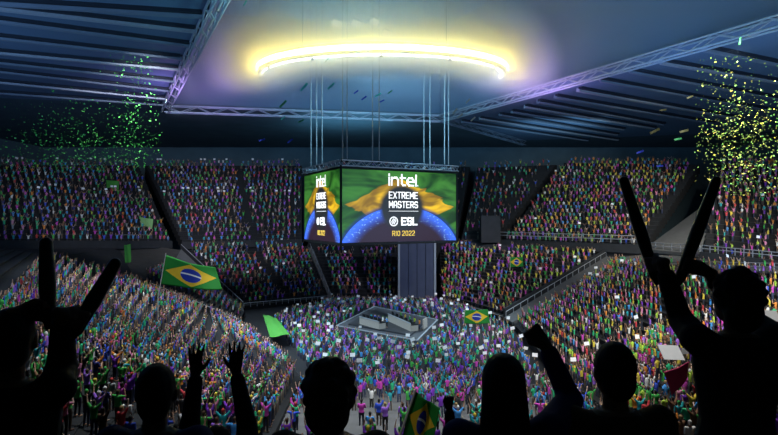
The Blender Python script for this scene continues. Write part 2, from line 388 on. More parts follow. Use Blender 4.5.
OCT = [(0, .2), (0, .8), (.2, 1), (.8, 1), (1, .8), (1, .2), (.8, 0), (.2, 0), (0, .2)]
GL = {
 'E': (1, [[(1, 1), (0, 1), (0, 0), (1, 0)], [(0, .5), (.85, .5)]]), 'X': (1, [[(0, 0), (1, 1)], [(0, 1), (1, 0)]]),
 'T': (1, [[(0, 1), (1, 1)], [(.5, 1), (.5, 0)]]), 'R': (1, [[(0, 0), (0, 1), (.8, 1), (1, .85), (1, .6), (.8, .47), (0, .47)], [(.5, .47), (1, 0)]]),
 'M': (1.15, [[(0, 0), (0, 1), (.5, .35), (1, 1), (1, 0)]]), 'A': (1, [[(0, 0), (0, .75), (.3, 1), (.7, 1), (1, .75), (1, 0)], [(0, .4), (1, .4)]]),
 'S': (1, [[(1, .85), (.8, 1), (.2, 1), (0, .85), (0, .65), (.2, .5), (.8, .5), (1, .35), (1, .15), (.8, 0), (.2, 0), (0, .15)]]),
 'I': (.05, [[(.5, 0), (.5, 1)]]), 'O': (1, [OCT]), '0': (1, [OCT]), 'L': (.9, [[(0, 1), (0, 0), (1, 0)]]),
 '2': (1, [[(0, .82), (.2, 1), (.8, 1), (1, .82), (1, .6), (0, .12), (0, 0), (1, 0)]]), ' ': (.6, []),
 'i': (.05, [[(.5, 0), (.5, .7)], [(.5, .93), (.5, 1.0)]]), 'n': (1, [[(0, 0), (0, .7)], [(0, .5), (.2, .66), (.45, .7), (.75, .7), (1, .5), (1, 0)]]),
 't': (.75, [[(.3, 1), (.3, .2), (.55, 0), (1, 0)], [(0, .7), (1, .7)]]),
 'e': (1, [[(0, .35), (1, .35), (1, .5), (.75, .7), (.25, .7), (0, .5), (0, .2), (.25, 0), (.95, 0)]]), 'l': (.05, [[(.5, 1), (.5, 0)]]),
 '.': (.05, [[(.5, 0), (.5, .05)]]),
}
def text_mb(txt, u0, u1, v0, v1, W, H, th, gap=.35, depth=.05, mb=None):
    """letters on the local plane x=0..W, z=0..H, facing -y"""
    mb = mb or MB(); tot = sum(GL[c][0] for c in txt)+gap*(len(txt)-1)
    sx = (u1-u0)*W/tot; x = u0*W; z0 = v0*H; hz = (v1-v0)*H
    for ch in txt:
        w, pl = GL[ch]
        for line in pl:
            pts = [(x+p[0]*w*sx, z0+p[1]*hz) for p in line]
            for (ax, az), (bx, bz) in zip(pts, pts[1:]):
                dx, dz = bx-ax, bz-az; L = math.hypot(dx, dz) or 1; dx, dz = dx/L*th/2, dz/L*th/2
                q = [(ax-dx-dz*-1*0-dz, az-dz+dx), (ax-dx+dz, az-dz-dx), (bx+dx+dz, bz+dz-dx), (bx+dx-dz, bz+dz+dx)]
                mb.hexa([(p[0], -.02, p[1]) for p in q], [(p[0], -.02-depth, p[1]) for p in q])
        x += (w+gap)*sx
    return mb
def logo_mb(u, v, r, W, H):
    mb = MB(); cx, cz = u*W, v*H; n = 28
    for i in range(n):
        a0, a1 = 2*math.pi*i/n, 2*math.pi*(i+1)/n
        q = [(cx+math.cos(a)*rr, cz+math.sin(a)*rr) for a, rr in ((a0, r), (a1, r), (a1, r*.8), (a0, r*.8))]
        mb.hexa([(p[0], -.02, p[1]) for p in q], [(p[0], -.07, p[1]) for p in q])
    for o, l in ((-.34, .6), (0, .86), (.34, .6)):  # slanted bars inside the ring
        d = Vector((.55, .83)); nn = Vector((.83, -.55)); c0 = Vector((cx, cz))+nn*o*r
        a, c = c0-d*l*r*.8, c0+d*l*r*.8; w = nn*r*.09
        q = [a-w, a+w, c+w, c-w]
        mb.hexa([(p[0], -.02, p[1]) for p in q], [(p[0], -.07, p[1]) for p in q])
    return mb

Y0 = 86.0
c0 = P(341, 244.5, Y0); ctop = P(341, 165.5, Y0).z
e1 = Vector((.884, .468, 0)); e2 = Vector((-.468, .884, 0))
W1, W2, HC = .267*Y0, .215*Y0, ctop-c0.z
cube = empty('scoreboard', c0); tag(cube, 'large hanging screen cube showing flag artwork with white lettering', 'scoreboard')
b = MB(); m_ = .35
b.hexa([e1*m_+e2*m_+Vector((0, 0, .2)), e1*(W1-m_)+e2*m_+Vector((0, 0, .2)), e1*(W1-m_)+e2*(W2-m_)+Vector((0, 0, .2)), e1*m_+e2*(W2-m_)+Vector((0, 0, .2))],
       [e1*m_+e2*m_+Vector((0, 0, HC)), e1*(W1-m_)+e2*m_+Vector((0, 0, HC)), e1*(W1-m_)+e2*(W2-m_)+Vector((0, 0, HC)), e1*m_+e2*(W2-m_)+Vector((0, 0, HC))])
obj('core', b, m_blk, cube)
corners = [Vector((0, 0, 0)), e1*W1, e1*W1+e2*W2, e2*W2]
for i in range(4):
    a, c = corners[i], corners[(i+1) % 4]
    w = (c-a).length; ang = math.atan2((c-a).y, (c-a).x)
    me = bpy.data.meshes.new('screen')
    pad = .18
    vs = [(pad, 0, .25), (w-pad, 0, .25), (w-pad, 0, HC-.5), (pad, 0, HC-.5), (pad, .3, .25), (w-pad, .3, .25), (w-pad, .3, HC-.5), (pad, .3, HC-.5)]
    me.from_pydata(vs, [], [(0, 1, 2, 3), (5, 4, 7, 6), (4, 0, 3, 7), (1, 5, 6, 2), (3, 2, 6, 7), (4, 5, 1, 0)])
    uvl = me.uv_layers.new(name='UVMap')
    for pl in me.polygons:
        for li in pl.loop_indices:
            x, y, z = vs[me.loops[li].vertex_index]; uvl.data[li].uv = ((x-pad)/(w-2*pad), (z-.25)/(HC-.75))
    s = obj('screen', me, m_screen, cube); s.location = a; s.rotation_euler.z = ang
    H = HC
    def L(nm, mb, m): obj(nm, mb, m, s)
    L('lettering', text_mb('intel', .385, .62, .775, .915, w, H, w*.0125, .36), m_white)
    L('lettering', text_mb('.', .632, .636, .775, .78, w, H, w*.008, .3), m_white)
    L('lettering', text_mb('EXTREME', .388, .632, .60, .68, w, H, w*.0068, .5), m_white)
    L('lettering', text_mb('MASTERS', .388, .632, .475, .555, w, H, w*.0068, .5), m_white)
    bb = MB(); bb.hexa([(w*.385, -.02, H*.425), (w*.64, -.02, H*.425), (w*.64, -.02, H*.43), (w*.385, -.02, H*.43)], [(w*.385, -.06, H*.425), (w*.64, -.06, H*.425), (w*.64, -.06, H*.43), (w*.385, -.06, H*.43)])
    L('divider_line', bb, m_white)
    L('emblem', logo_mb(.425, .29, w*.036, w, H), m_white)
    L('lettering', text_mb('ESL', .495, .625, .245, .335, w, H, w*.0115, .42), m_white)
    L('lettering', text_mb('RIO', .415, .477, .10, .16, w, H, w*.0048, .6), m_yell); L('lettering', text_mb('2022', .500, .605, .10, .16, w, H, w*.0048, .6), m_yell)
b = MB()
for p in corners: b.bar(p+Vector((0, 0, -.1)), p+Vector((0, 0, HC+.1)), .38, .38)
for i in range(4):
    b.bar(corners[i], corners[(i+1) % 4], .4, .35); b.bar(corners[i]+Vector((0, 0, HC-.3)), corners[(i+1) % 4]+Vector((0, 0, HC-.3)), .4, .3)
obj('frame', b, m_blk, cube)
for i in range(4):
    u = Vector((0, 0, HC+.45))
    obj('truss', truss('t', corners[i]+u, corners[(i+1) % 4]+u, .8, .9, .9, .09), mat('truss_tube', (.36, .38, .40), .4, .5, noise=.2), cube)

# suspension cables (photo x along the two front edges and the back)
def edge_at(px, a, c):
    kx = (px-CX)/F
    for i in range(401):
        p = lerp(a, c, i/400)
        if (p.x-kx*p.y) >= 0: return p
    return c
A0, A1, A3 = c0, c0+e1*W1, c0+e2*W2
A2 = c0+e1*W1+e2*W2
cab = []
for px in (311, 316.5, 322): cab.append(edge_at(px, A3, A0))
for px in (342.5, 347, 372.5, 379, 444.5, 448.5): cab.append(edge_at(px, A0+e1*.05, A1))
for px in (424, 430): cab.append(edge_at(px, A2, A1))
m_cable = mat('pale_steel_cable', (.20, .21, .21), .6, .0, noise=.1)
cl = ['leftmost cable over the narrow screen side of the cube', 'second cable over the narrow screen side of the cube', 'third cable over the narrow side, nearest the cube corner', 'cable rising from the near corner of the cube', 'cable just beside the one on the near cube corner',
      'first of the two cables over the middle of the wide screen', 'second of the two cables over the middle of the wide screen', 'inner cable near the far end of the wide screen', 'outermost cable at the far end of the wide screen', 'first of two cables rising from the far edge of the cube', 'second of two cables rising from the far edge of the cube']
for p, lb in zip(cab, cl):
    q = Vector((p.x, p.y, c0.z+HC+.6)); b = MB(); b.tube((0, 0, 0), (0, 0, ZT-q.z), .10, n=8)
    o = obj('suspension_cable', b, m_cable); o.location = q; tag(o, lb, 'cable', 'cables holding the screen cube')
    b = MB(); b.box((0, 0, .25), .5, .5, .5); obj('shackle', b, m_blk, o)

# ------------------------------------------------------------------ light ring under the roof opening
HAZE_RING, HAZE_BASE = .40, .010
RC, RR_, n = Vector((-1.2, 95, 45.2)), 22.5, 96
ring = empty('ring_light', RC); tag(ring, 'huge glowing yellow-white curved ring light hung in the roof opening', 'light')
RSY = .60; ring.scale = (1, RSY, 1)
def band(r0, r1, z0, z1, a0=0, a1=2*math.pi, n=96):
    b = MB(); closed = abs(a1-a0-2*math.pi) < 1e-6
    for i in range(n):
        t0, t1 = a0+(a1-a0)*i/n, a0+(a1-a0)*(i+1)/n
        q = [(math.cos(t)*r, math.sin(t)*r) for t, r in ((t0, r0), (t1, r0), (t1, r1), (t0, r1))]
        b.hexa([(x, y, z0) for x, y in q], [(x, y, z1) for x, y in q])
    return b
obj('housing', band(RR_-.9, RR_-.25, .3, 2.1, math.pi-.12, 2*math.pi+.12, 72), mat('ring_housing_steel', (.012, .014, .016), .8, .2), ring)
m_ringw = mat('warm_ring_diffuser', (.9, .85, .6), emit=(1.0, .88, .24), estr=58.0)
m_ringc = mat('cool_ring_diffuser', (.8, .9, 1), emit=(.60, .78, 1.0), estr=14.0)
obj('warm_diffuser', band(RR_-.2, RR_, .85, 1.6, math.pi+.03, 2*math.pi-.03, 60), m_ringw, ring)
obj('cool_diffuser', band(RR_-1.25, RR_-.95, .1, .8, math.pi+.1, 2*math.pi+.1, 60), m_ringc, ring)
for i in range(7):
    a = math.pi+math.pi*i/6; b = MB(); p = Vector((math.cos(a)*(RR_-.6), math.sin(a)*(RR_-.6), 0))
    b.tube(p+Vector((0, 0, .35)), p+Vector((0, 0, -.25)), .22, .32, n=12); obj('spotlight', b, m_blk, ring)
for i, a in enumerate((3.2, 4.1, 5.2, 6.2)):
    b = MB(); p = Vector((math.cos(a)*(RR_-.6), math.sin(a)*(RR_-.6), 2.2)); b.tube(p, p+Vector((0, 0, ZT-RC.z-2.2)), .07, n=6); obj('hanger', b, m_cable, ring)
# small floodlights high in the recess
m_flood = mat('floodlight_lens', (.9, .95, 1), emit=(.8, .92, 1.0), estr=2.2)
for (px, py), lb in zip(((337, 23), (356, 23), (374, 21), (387, 33)), ('first of three slanted floodlights above the ring light', 'middle one of the slanted floodlights above the ring light', 'third slanted floodlight above the ring light, largest', 'low flat floodlight just above the ring light')):
    p = P(px, py, 100); b = MB(); b.box((0, 0, 0), 2.0, .8, 1.3, .5); o = obj('floodlight', b, m_blk); o.location = p; o.rotation_euler = (.5, .5, 0); tag(o, lb, 'light')
    b = MB(); b.box((0, -.45, 0), 1.7, .12, 1.0); h = obj('lens', b, m_flood, o); h.rotation_euler.z = .5
    b = MB(); b.tube((0, 0, .5), (0, 0, ZT-p.z-.4), .05, n=6); h = obj('drop_rod', b, m_cable, o); h.rotation_euler = Matrix.Rotation(0, 3, 'Z').to_euler(); h.matrix_parent_inverse = o.matrix_basis.to_3x3().to_4x4().inverted()

# haze filling the roof recess, density shaped around the ring for a soft glow
hl, hr = ext(fl, el, 34), ext(fr, er, 34)
b = MB(); inset = .3
pts = [Vector((hl.x+inset, 34, 0)), Vector((hr.x-inset, 34, 0)), Vector((fr.x-inset, fr.y-inset, 0)), Vector((fl.x+inset, fl.y-inset, 0))]
b.hexa([p+Vector((0, 0, 40.5)) for p in pts], [p+Vector((0, 0, ZT-.2)) for p in pts])
g = NG('roof_haze'); nt = g.nt; nt.nodes.remove(g.b)
tc = g.n('ShaderNodeTexCoord'); sx = g.n('ShaderNodeSeparateXYZ'); nt.links.new(tc.outputs['Object'], sx.inputs[0])
dx, dy, dz = g.op('SUBTRACT', sx.outputs[0], RC.x), g.op('DIVIDE', g.op('SUBTRACT', sx.outputs[1], RC.y), RSY), g.op('SUBTRACT', sx.outputs[2], RC.z+2.0)
rad = g.op('SUBTRACT', g.op('SQRT', g.op('ADD', g.op('MULTIPLY', dx, dx), g.op('MULTIPLY', dy, dy))), RR_)
dist = g.op('SQRT', g.op('ADD', g.op('MULTIPLY', rad, rad), g.op('MULTIPLY', dz, dz)))
fall = g.op('MULTIPLY', g.step(dist, 10.5, .0), g.step(dy, 6., -7.))  # thickened on the near half only, to widen the glow
up_lim = g.step(sx.outputs[2], 40.5, 44.5)
dens = g.op('MULTIPLY', g.op('ADD', g.op('MULTIPLY', fall, HAZE_RING), HAZE_BASE), up_lim)
vs = nt.nodes.new('ShaderNodeVolumeScatter'); vs.inputs['Color'].default_value = (.80, .88, 1.0, 1); vs.inputs['Anisotropy'].default_value = .25
nt.links.new(dens, vs.inputs['Density'])
nt.links.new(vs.outputs[0], nt.nodes['Material Output'].inputs['Volume'])
o = obj('haze', b, g.m); tag(o, 'bluish haze glowing around the ring light in the roof opening', 'haze', None, 'stuff')

# ------------------------------------------------------------------ stage
st = [G(336, 326, 1.2), G(417.5, 341, 1.2), G(438, 320, 1.2), G(374, 306.5, 1.2)]
so = Vector(((st[0].x+st[2].x)/2, (st[0].y+st[2].y)/2, 0))
stage = empty('stage', so); tag(stage, 'low grey stage platform in the middle of the arena floor', 'stage')
m_stage = mat('stage_top', (.055, .062, .075), .5, noise=.2, nscale=.5)
b = MB(); b.slabpoly([p-so for p in st], 1.2); obj('platform', b, m_stage, stage)
cen = sum(st, Vector())/4
b = MB()
for i in range(4):
    a, c = lerp(st[i], cen, .012)-so, lerp(st[(i+1) % 4], cen, .012)-so; b.bar(a+Vector((0, 0, .06)), c+Vector((0, 0, .06)), .22, .12)
obj('edge_strip', b, m_steel, stage)
inn = [lerp(p, cen, .22) for p in st]
b = MB(); b.slabpoly([p-so+Vector((0, 0, .25)) for p in inn], .25); obj('inner_riser', b, mat('stage_riser', (.03, .034, .042), .5, noise=.2), stage)
m_desk = mat('beige_desk_panel', (.34, .32, .29), .6, noise=.15)
m_mon = mat('monitor_glow', (.1, .1, .1), emit=(.25, .5, .9), estr=.6)
ZS = 1.45
def desk(a, c, label, nseat, prefix):
    a, c = Vector(a), Vector(c); d = (c-a); L = d.length; ang = math.atan2(d.y, d.x); sd = Vector((-math.sin(ang), math.cos(ang), 0))
    r = empty('team_desk', a); r.rotation_euler.z = ang; tag(r, label, 'desk', 'team desks on the stage')
    b = MB(); b.box((L/2, .05, .62), L, .12, 1.24); obj('front_panel', b, m_desk, r)
    b = MB(); b.box((L/2, .76, 1.0), L, 1.3, .1); obj('desk_top', b, m_blk, r)
    for x in (.1, L-.1):
        b = MB(); b.box((x, .76, .47), .14, 1.3, .94); obj('end_panel', b, m_desk, r)
    b = MB(); b.bar((0, 0, 1.3), (L, 0, 1.3), .16, .12); obj('trim', b, m_steel, r)
    out = []
    for i in range(nseat):
        x = L*(i+.5)/nseat; w = a+d.normalized()*x+sd*.55
        mo = empty('monitor', w+Vector((0, 0, 1.055))); mo.rotation_euler.z = ang
        tag(mo, f'glowing monitor on the {prefix} team desk', 'monitor', f'monitors on the {prefix} team desk')
        b = MB(); b.box((0, 0, .42), .9, .07, .52); obj('casing', b, m_blk, mo)
        b = MB(); b.box((0, .045, .42), .82, .03, .45); obj('display', b, m_mon, mo)
        b = MB(); b.box((0, .02, .08), .3, .25, .16); obj('foot', b, m_blk, mo)
        out.append((a+d.normalized()*x+sd*2.1, ang))
    return out
PLY = desk(G(359.5, 324, ZS), G(379, 329.5, ZS), 'shorter beige team desk on the stage', 5, 'shorter')
PLY += desk(G(388, 321, ZS), G(410.5, 331.5, ZS), 'longer beige team desk beside the tall end panel on stage', 5, 'longer')
b = MB(); b.box((0, 0, .8), .2, 2.2, 1.6, -.35); o = obj('panel_board', b, m_desk); o.location = G(425, 328, ZS); tag(o, 'upright beige panel standing at the corner of the stage', 'panel')

# ================================================================== PEOPLE
SHIRTS = {'teal': (.012, .30, .34), 'sky blue': (.05, .28, .66), 'royal blue': (.03, .08, .55), 'navy': (.02, .03, .16), 'purple': (.17, .03, .44), 'violet': (.28, .11, .58),
          'magenta': (.52, .05, .40), 'pink': (.62, .22, .36), 'red': (.52, .04, .05), 'orange': (.66, .22, .03), 'yellow': (.66, .52, .05), 'lime': (.36, .56, .05),
          'green': (.04, .36, .06), 'emerald': (.02, .42, .18), 'white': (.68, .68, .66), 'grey': (.24, .25, .26), 'black': (.015, .015, .018), 'brown': (.16, .08, .04)}
SN = list(SHIRTS)
W = {  # shirt weights by zone
 'left': dict(teal=3, purple=2, green=4, magenta=1.5, orange=1.2, yellow=.8, emerald=2, navy=1.5, black=1.5, white=1, grey=1, pink=1, violet=1.5, red=1, brown=1, **{'sky blue': 2.2, 'royal blue': 2.5}),
 'right': dict(teal=1.5, purple=2, green=2.5, magenta=2, orange=2.5, yellow=2, emerald=1.5, lime=2, black=1.5, white=1.2, pink=1.8, red=1.6, violet=1.5, brown=1.2, **{'sky blue': 1, 'royal blue': 1}),
 'floor': dict(teal=4, purple=3, green=2.5, magenta=2, emerald=2.5, white=1.4, violet=2, pink=1, navy=2, black=1.5, **{'sky blue': 3, 'royal blue': 2.5}),
 'far': dict(teal=2.6, purple=1.6, green=2.6, magenta=1.4, red=1.3, pink=1.0, violet=1.2, navy=2, black=2, white=1.2, emerald=2, brown=2, orange=1.2, grey=1.5, lime=.6, **{'sky blue': 2, 'royal blue': 1.5}),
}
W['end'] = W['floor']; W['farR'] = W['upR'] = W['right']; W['upL'] = W['upC'] = W['far']
SKINS = [(.50, .30, .21), (.38, .21, .13), (.24, .12, .07), (.12, .06, .035), (.58, .38, .28)]
HAIRS = {'black hair': (.012, .010, .009), 'brown hair': (.06, .03, .015), 'fair hair': (.30, .20, .08), 'a white cap': (.6, .6, .58), 'a green cap': (.03, .28, .05), 'a yellow cap': (.6, .45, .04), 'a red cap': (.42, .03, .03)}
HN = list(HAIRS)
PANTS = [(.015, .018, .035), (.03, .04, .09), (.02, .02, .02), (.10, .08, .06)]

# ---- full figure used for every individual person
def hand(mb, w, d, n, s, pose, sc_=1.0):
    """w wrist, d towards the fingers, n out of the palm, s towards the thumb"""
    w, d = Vector(w), Vector(d).normalized(); n = (Vector(n)-d*Vector(n).dot(d)).normalized(); s = d.cross(n)*(1 if d.cross(n).dot(Vector(s)) > 0 else -1)
    k = sc_; offs = (.031, .0105, -.0105, -.031); lens = (.072, .082, .076, .060)
    curl = dict(open=(8, 10, 8), relaxed=(22, 30, 22), grip=(62, 78, 50), fist=(82, 95, 70))[pose]
    spread = dict(open=.20, relaxed=.08, grip=.0, fist=.0)[pose]
    for o, l in zip(offs, lens):
        base = w+d*.006*k+s*o*.55*k; kn = w+(d*.092+s*o)*k
        mb.caps(base, .0155*k, kn, .0125*k, 8)
        dd = (d+s*(o/.031)*spread).normalized(); p = kn; a = 0
        for c, f, r in zip(curl, (.48, .30, .24), (.0098, .0088, .0078)):
            a += math.radians(c); q = p+(dd*math.cos(a)+n*math.sin(a))*l*f*k
            mb.caps(p, r*k, q, r*.92*k, 8); p = q
    tb = w+(d*.022+s*.026)*k; t1 = tb+((d*.62+s*.72+n*.2).normalized() if pose in ('open', 'relaxed') else (d*.72+s*.35+n*.6).normalized())*.045*k
    t2 = t1+((d*.85+s*.42).normalized() if pose in ('open', 'relaxed') else (d*.55-s*.35+n*.75).normalized())*.036*k
    mb.caps(tb, .015*k, t1, .0115*k, 8); mb.caps(t1, .0115*k, t2, .0090*k, 8)
    mb.caps(w-d*.02*k, .024*k, w+d*.03*k, .024*k, 10)

def figure(base, yaw, H, arms, hands, voxel, hair='short', lean=0., head_turn=0., cloth_voxel=None, face=True):
    """base: point between the feet; yaw 0 looks along +y. arms: {side: (elbow, wrist)} as world points or offsets; returns meshes."""
    s = H/1.75; R = Matrix.Rotation(yaw, 3, 'Z'); base = Vector(base)
    def w(x, y, z): return base+R@Vector((x*s, (y+lean*max(0, z-.9))*s, z*s))
    body, shirt, pants, hr = MB(), MB(), MB(), MB()
    # legs
    for sd in (-1, 1):
        hp, kn, an = w(.095*sd, 0, .93), w(.105*sd, .02, .50), w(.11*sd, -.02, .09)
        body.caps(hp, .085*s, kn, .056*s); body.caps(kn, .056*s, an, .038*s)
        body.caps(w(.11*sd, -.05, .045), .042*s, w(.13*sd, .15, .035), .034*s)
        pants.caps(hp, .102*s, kn, .073*s); pants.caps(kn, .073*s, w(.11*sd, -.02, .12), .058*s)
    M = R
    tors = [(w(0, 0, .86), .15, .105), (w(0, 0, .95), .168, .115), (w(0, 0, 1.08), .14, .10), (w(0, 0, 1.22), .158, .108), (w(0, 0, 1.35), .178, .112), (w(0, -.005, 1.44), .155, .085), (w(0, -.005, 1.485), .075, .06)]
    body.loft([(c, a*s, e*s) for c, a, e in tors], M)
    pants.loft([(c, (a+.018)*s, (e+.018)*s) for c, a, e in tors[:2]]+[(w(0, 0, 1.02), .165*s, .122*s)], M)
    shirt.loft([(w(0, 0, .90), .185*s, .132*s)]+[(c, (a+.02)*s, (e+.02)*s) for c, a, e in tors[1:6]]+[(w(0, -.005, 1.475), .085*s, .07*s)], M)
    # neck, head
    body.caps(w(0, -.01, 1.44), .058*s, w(0, .005, 1.56), .052*s)
    HR = R@Matrix.Rotation(head_turn, 3, 'Z'); hc = w(0, .015, 1.635)
    def h(x, y, z): return hc+HR@Vector((x*s, y*s, z*s))
    body.ell(hc, .076*s, .096*s, .118*s, HR); body.ell(h(0, .025, -.055), .056*s, .066*s, .062*s, HR)
    if face:
        body.caps(h(0, .092, .02), .010*s, h(0, .108, -.022), .016*s, 8)
        body.caps(h(-.02, .082, -.062), .009*s, h(.02, .082, -.062), .009*s, 8)
        for sd in (-1, 1):
            body.ell(h(.079*sd, -.005, -.005), .011*s, .020*s, .032*s, HR, 8)
            body.ell(h(.032*sd, .080, .012), .014*s, .012*s, .010*s, HR, 8)
            body.caps(h(.018*sd, .088, .034), .008*s, h(.048*sd, .076, .034), .007*s, 8)
    # arms
    for sd in (-1, 1):
        key = 'L' if sd < 0 else 'R'
        sh = w(.185*sd, -.005, 1.425); el, wr = arms[key]
        if not isinstance(el, Vector): el, wr = w(*el), w(*wr)
        up_ = 1 if el.z > sh.z else 0
        if up_: sh = sh+Vector((0, 0, .03*s))
        body.caps(w(.11*sd, -.005, 1.40), .065*s, sh, .056*s); body.caps(sh, .054*s, el, .041*s); body.caps(el, .042*s, wr, .028*s)
        shirt.caps(w(.10*sd, -.005, 1.39), .088*s, sh, .076*s); cut = arms.get('sleeve', .85)
        shirt.caps(sh, .076*s, lerp(sh, el, min(1, cut)), .062*s)
        if cut > 1: shirt.caps(el, .060*s, lerp(el, wr, min(.92, cut-1)), .044*s)
        pz, d, n, ts = hands[key]
        d = Vector(d) if d is not None else (wr-el)
        hand(body, wr, d, R@Vector(n), R@Vector(ts), pz, s)
    # hair
    if hair == 'short':
        hr.ell(h(0, -.014, .028), .085*s, .100*s, .108*s, HR); hr.ell(h(0, -.045, -.03), .072*s, .062*s, .085*s, HR)
    elif hair == 'bushy':
        hr.ell(h(0, -.018, .03), .104*s, .115*s, .118*s, HR); hr.ell(h(0, -.05, -.05), .092*s, .075*s, .10*s, HR)
        rr = random.Random(5)
        for i in range(70):
            a, e = rr.uniform(0, 6.28), rr.uniform(-.5, 1.5)
            p = h(.095*math.cos(a)*math.cos(e), -.02+.105*math.sin(a)*math.cos(e) if math.sin(a) < .45 else -.02, .03+.11*math.sin(e)); hr.ell(p, .022*s, .022*s, .022*s, HR, 8)
    elif hair == 'long':
        hr.ell(h(0, -.015, .025), .092*s, .106*s, .112*s, HR); hr.loft([(h(0, -.075, -.28), .10*s, .035*s), (h(0, -.07, -.18), .105*s, .05*s), (h(0, -.05, -.06), .095*s, .07*s), (h(0, -.03, .03), .088*s, .08*s)], HR)
    cv = cloth_voxel or voxel*1.8
    # keep the face clear of hair: cut hair in front of the brow
    hm = MB(); hm.v, hm.f = [], hr.f
    for v in hr.v:
        l = HR.transposed()@(Vector(v)-hc)/s
        if l.z < .05 and l.y > .055: l.y = .055-.2*max(0, .05-l.z)
        hm.v.append(tuple(hc+HR@(l*s)))
    return dict(body=remesh(body, voxel, 'person'), shirt=remesh(shirt, cv, 'shirt', 3), trousers=remesh(pants, cv, 'trousers', 3), hair=remesh(hm, cv*.8, 'hair', 1))

m_skin = [mat(f'skin_{i}', c, .55, noise=.12, nscale=8) for i, c in enumerate(SKINS)]
m_hair = {k: mat('hair_'+k.replace(' ', '_'), c, .6, noise=.4, nscale=30) for k, c in HAIRS.items()}
m_shirt = {k: mat('cloth_'+k.replace(' ', '_'), c, .8, noise=.25, nscale=6) for k, c in SHIRTS.items()}
m_pants = [mat(f'trousers_{i}', c, .85, noise=.25, nscale=6) for i, c in enumerate(PANTS)]

# ---- foreground spectators seen from behind
m_gal = mat('gallery_concrete', (.02, .02, .022), .9, noise=.3)
b = MB(); b.box((0, 1.6, 17.35), 9, 2.2, .6); b.box((0, -1.5, 17.9), 9, 4.0, .5); struct('gallery_floor', b, m_gal)
b = MB(); b.box((0, 4.0, 16.4), 9, 2.4, .5); struct('gallery_floor_lower', b, m_gal)
ZG, ZL = 17.65, 16.65
for x0, x1 in ((-1.95, -1.15), (1.05, 2.2)):
    b = MB(); b.box(((x0+x1)/2, 2.1, ZG+.165), x1-x0, 1.1, .33); struct('gallery_step', b, m_gal)
def Pv(x, y, Y): return P(x, y, Y)
def place_person(meshes, name_label, skin, shirt, pants, hair, group=None, origin=(0, 0, 0)):
    o = obj('person', meshes['body'], skin); o.location = origin
    tag(o, name_label, 'person', group)
    for k, m in (('hair', hair), ('shirt', shirt), ('trousers', pants)): obj(k, meshes[k], m, o)
    return o
def head_base(px, py_top, Y, z):       # person whose head shows at px: feet at floor z, height from the head top
    top = P(px, py_top, Y); return Vector((top.x, top.y, z)), top.z-z-.0
dk = {k: m_shirt[k] for k in SHIRTS}
def fore(px, ytop, Y, z, arms_px, hands, label, skin, shirt, hairc, hair='short', sleeve=1.8, turn=0., yaw=0.):
    base, H = head_base(px, ytop, Y, z); H = H/1.004
    s = H/1.75; R = Matrix.Rotation(yaw, 3, 'Z'); arms = {'sleeve': sleeve}
    for k in 'LR':
        a = arms_px.get(k)
        if a is None:
            sd = -1 if k == 'L' else 1; arms[k] = ((.235*sd, -.03, 1.13), (.245*sd, .06, .89)); hands.setdefault(k, ('relaxed', None, (-sd, 0, 0), (0, 1, 0)))
        else: arms[k] = (P(*a[0]), P(*a[1]))
    m = figure(base, yaw, H, arms, hands, .0052, hair, head_turn=turn)
    for me in m.values():
        co = np.empty(len(me.vertices)*3, np.float32); me.vertices.foreach_get('co', co); co = co.reshape(-1, 3)-np.array(base, np.float32); me.vertices.foreach_set('co', co.ravel()); me.update()
    return place_person(m, label, skin, shirt, m_pants[0], hairc, None, base)
def frame_from(axis, fwd):             # hand frame holding something along axis
    a = Vector(axis).normalized(); d = (Vector(fwd)-a*Vector(fwd).dot(a)).normalized(); return a, d
m_stick = mat('dark_noise_stick', (.02, .035, .02), .35, noise=.2)
def stick(p0, p1, label, r=.031):
    p0, p1 = Vector(p0), Vector(p1); d = p1-p0; b = MB(); b.caps((0, 0, 0), r*.9, d*.45, r*1.1, 14); b.caps(d*.45, r*1.1, d, r*.85, 14)
    o = obj('noise_stick', remesh(b, .009, 'noise_stick'), m_stick); o.location = p0; tag(o, label, 'noise stick', 'inflated noise sticks')
    b = MB(); b.tube(d.normalized()*-.045, d.normalized()*-.015, .012, .02, n=10); obj('valve', b, m_blk, o)

def grip_wrist(hp, axis, fwd, nside, k=1.0):   # wrist so that the stick runs through the closed fingers at hp
    a, d = frame_from(axis, fwd); n = d.cross(a) if d.cross(a).dot(Vector(nside)) > 0 else a.cross(d)
    return Vector(hp)-d*.098*k-n*.026*k, d, n, a
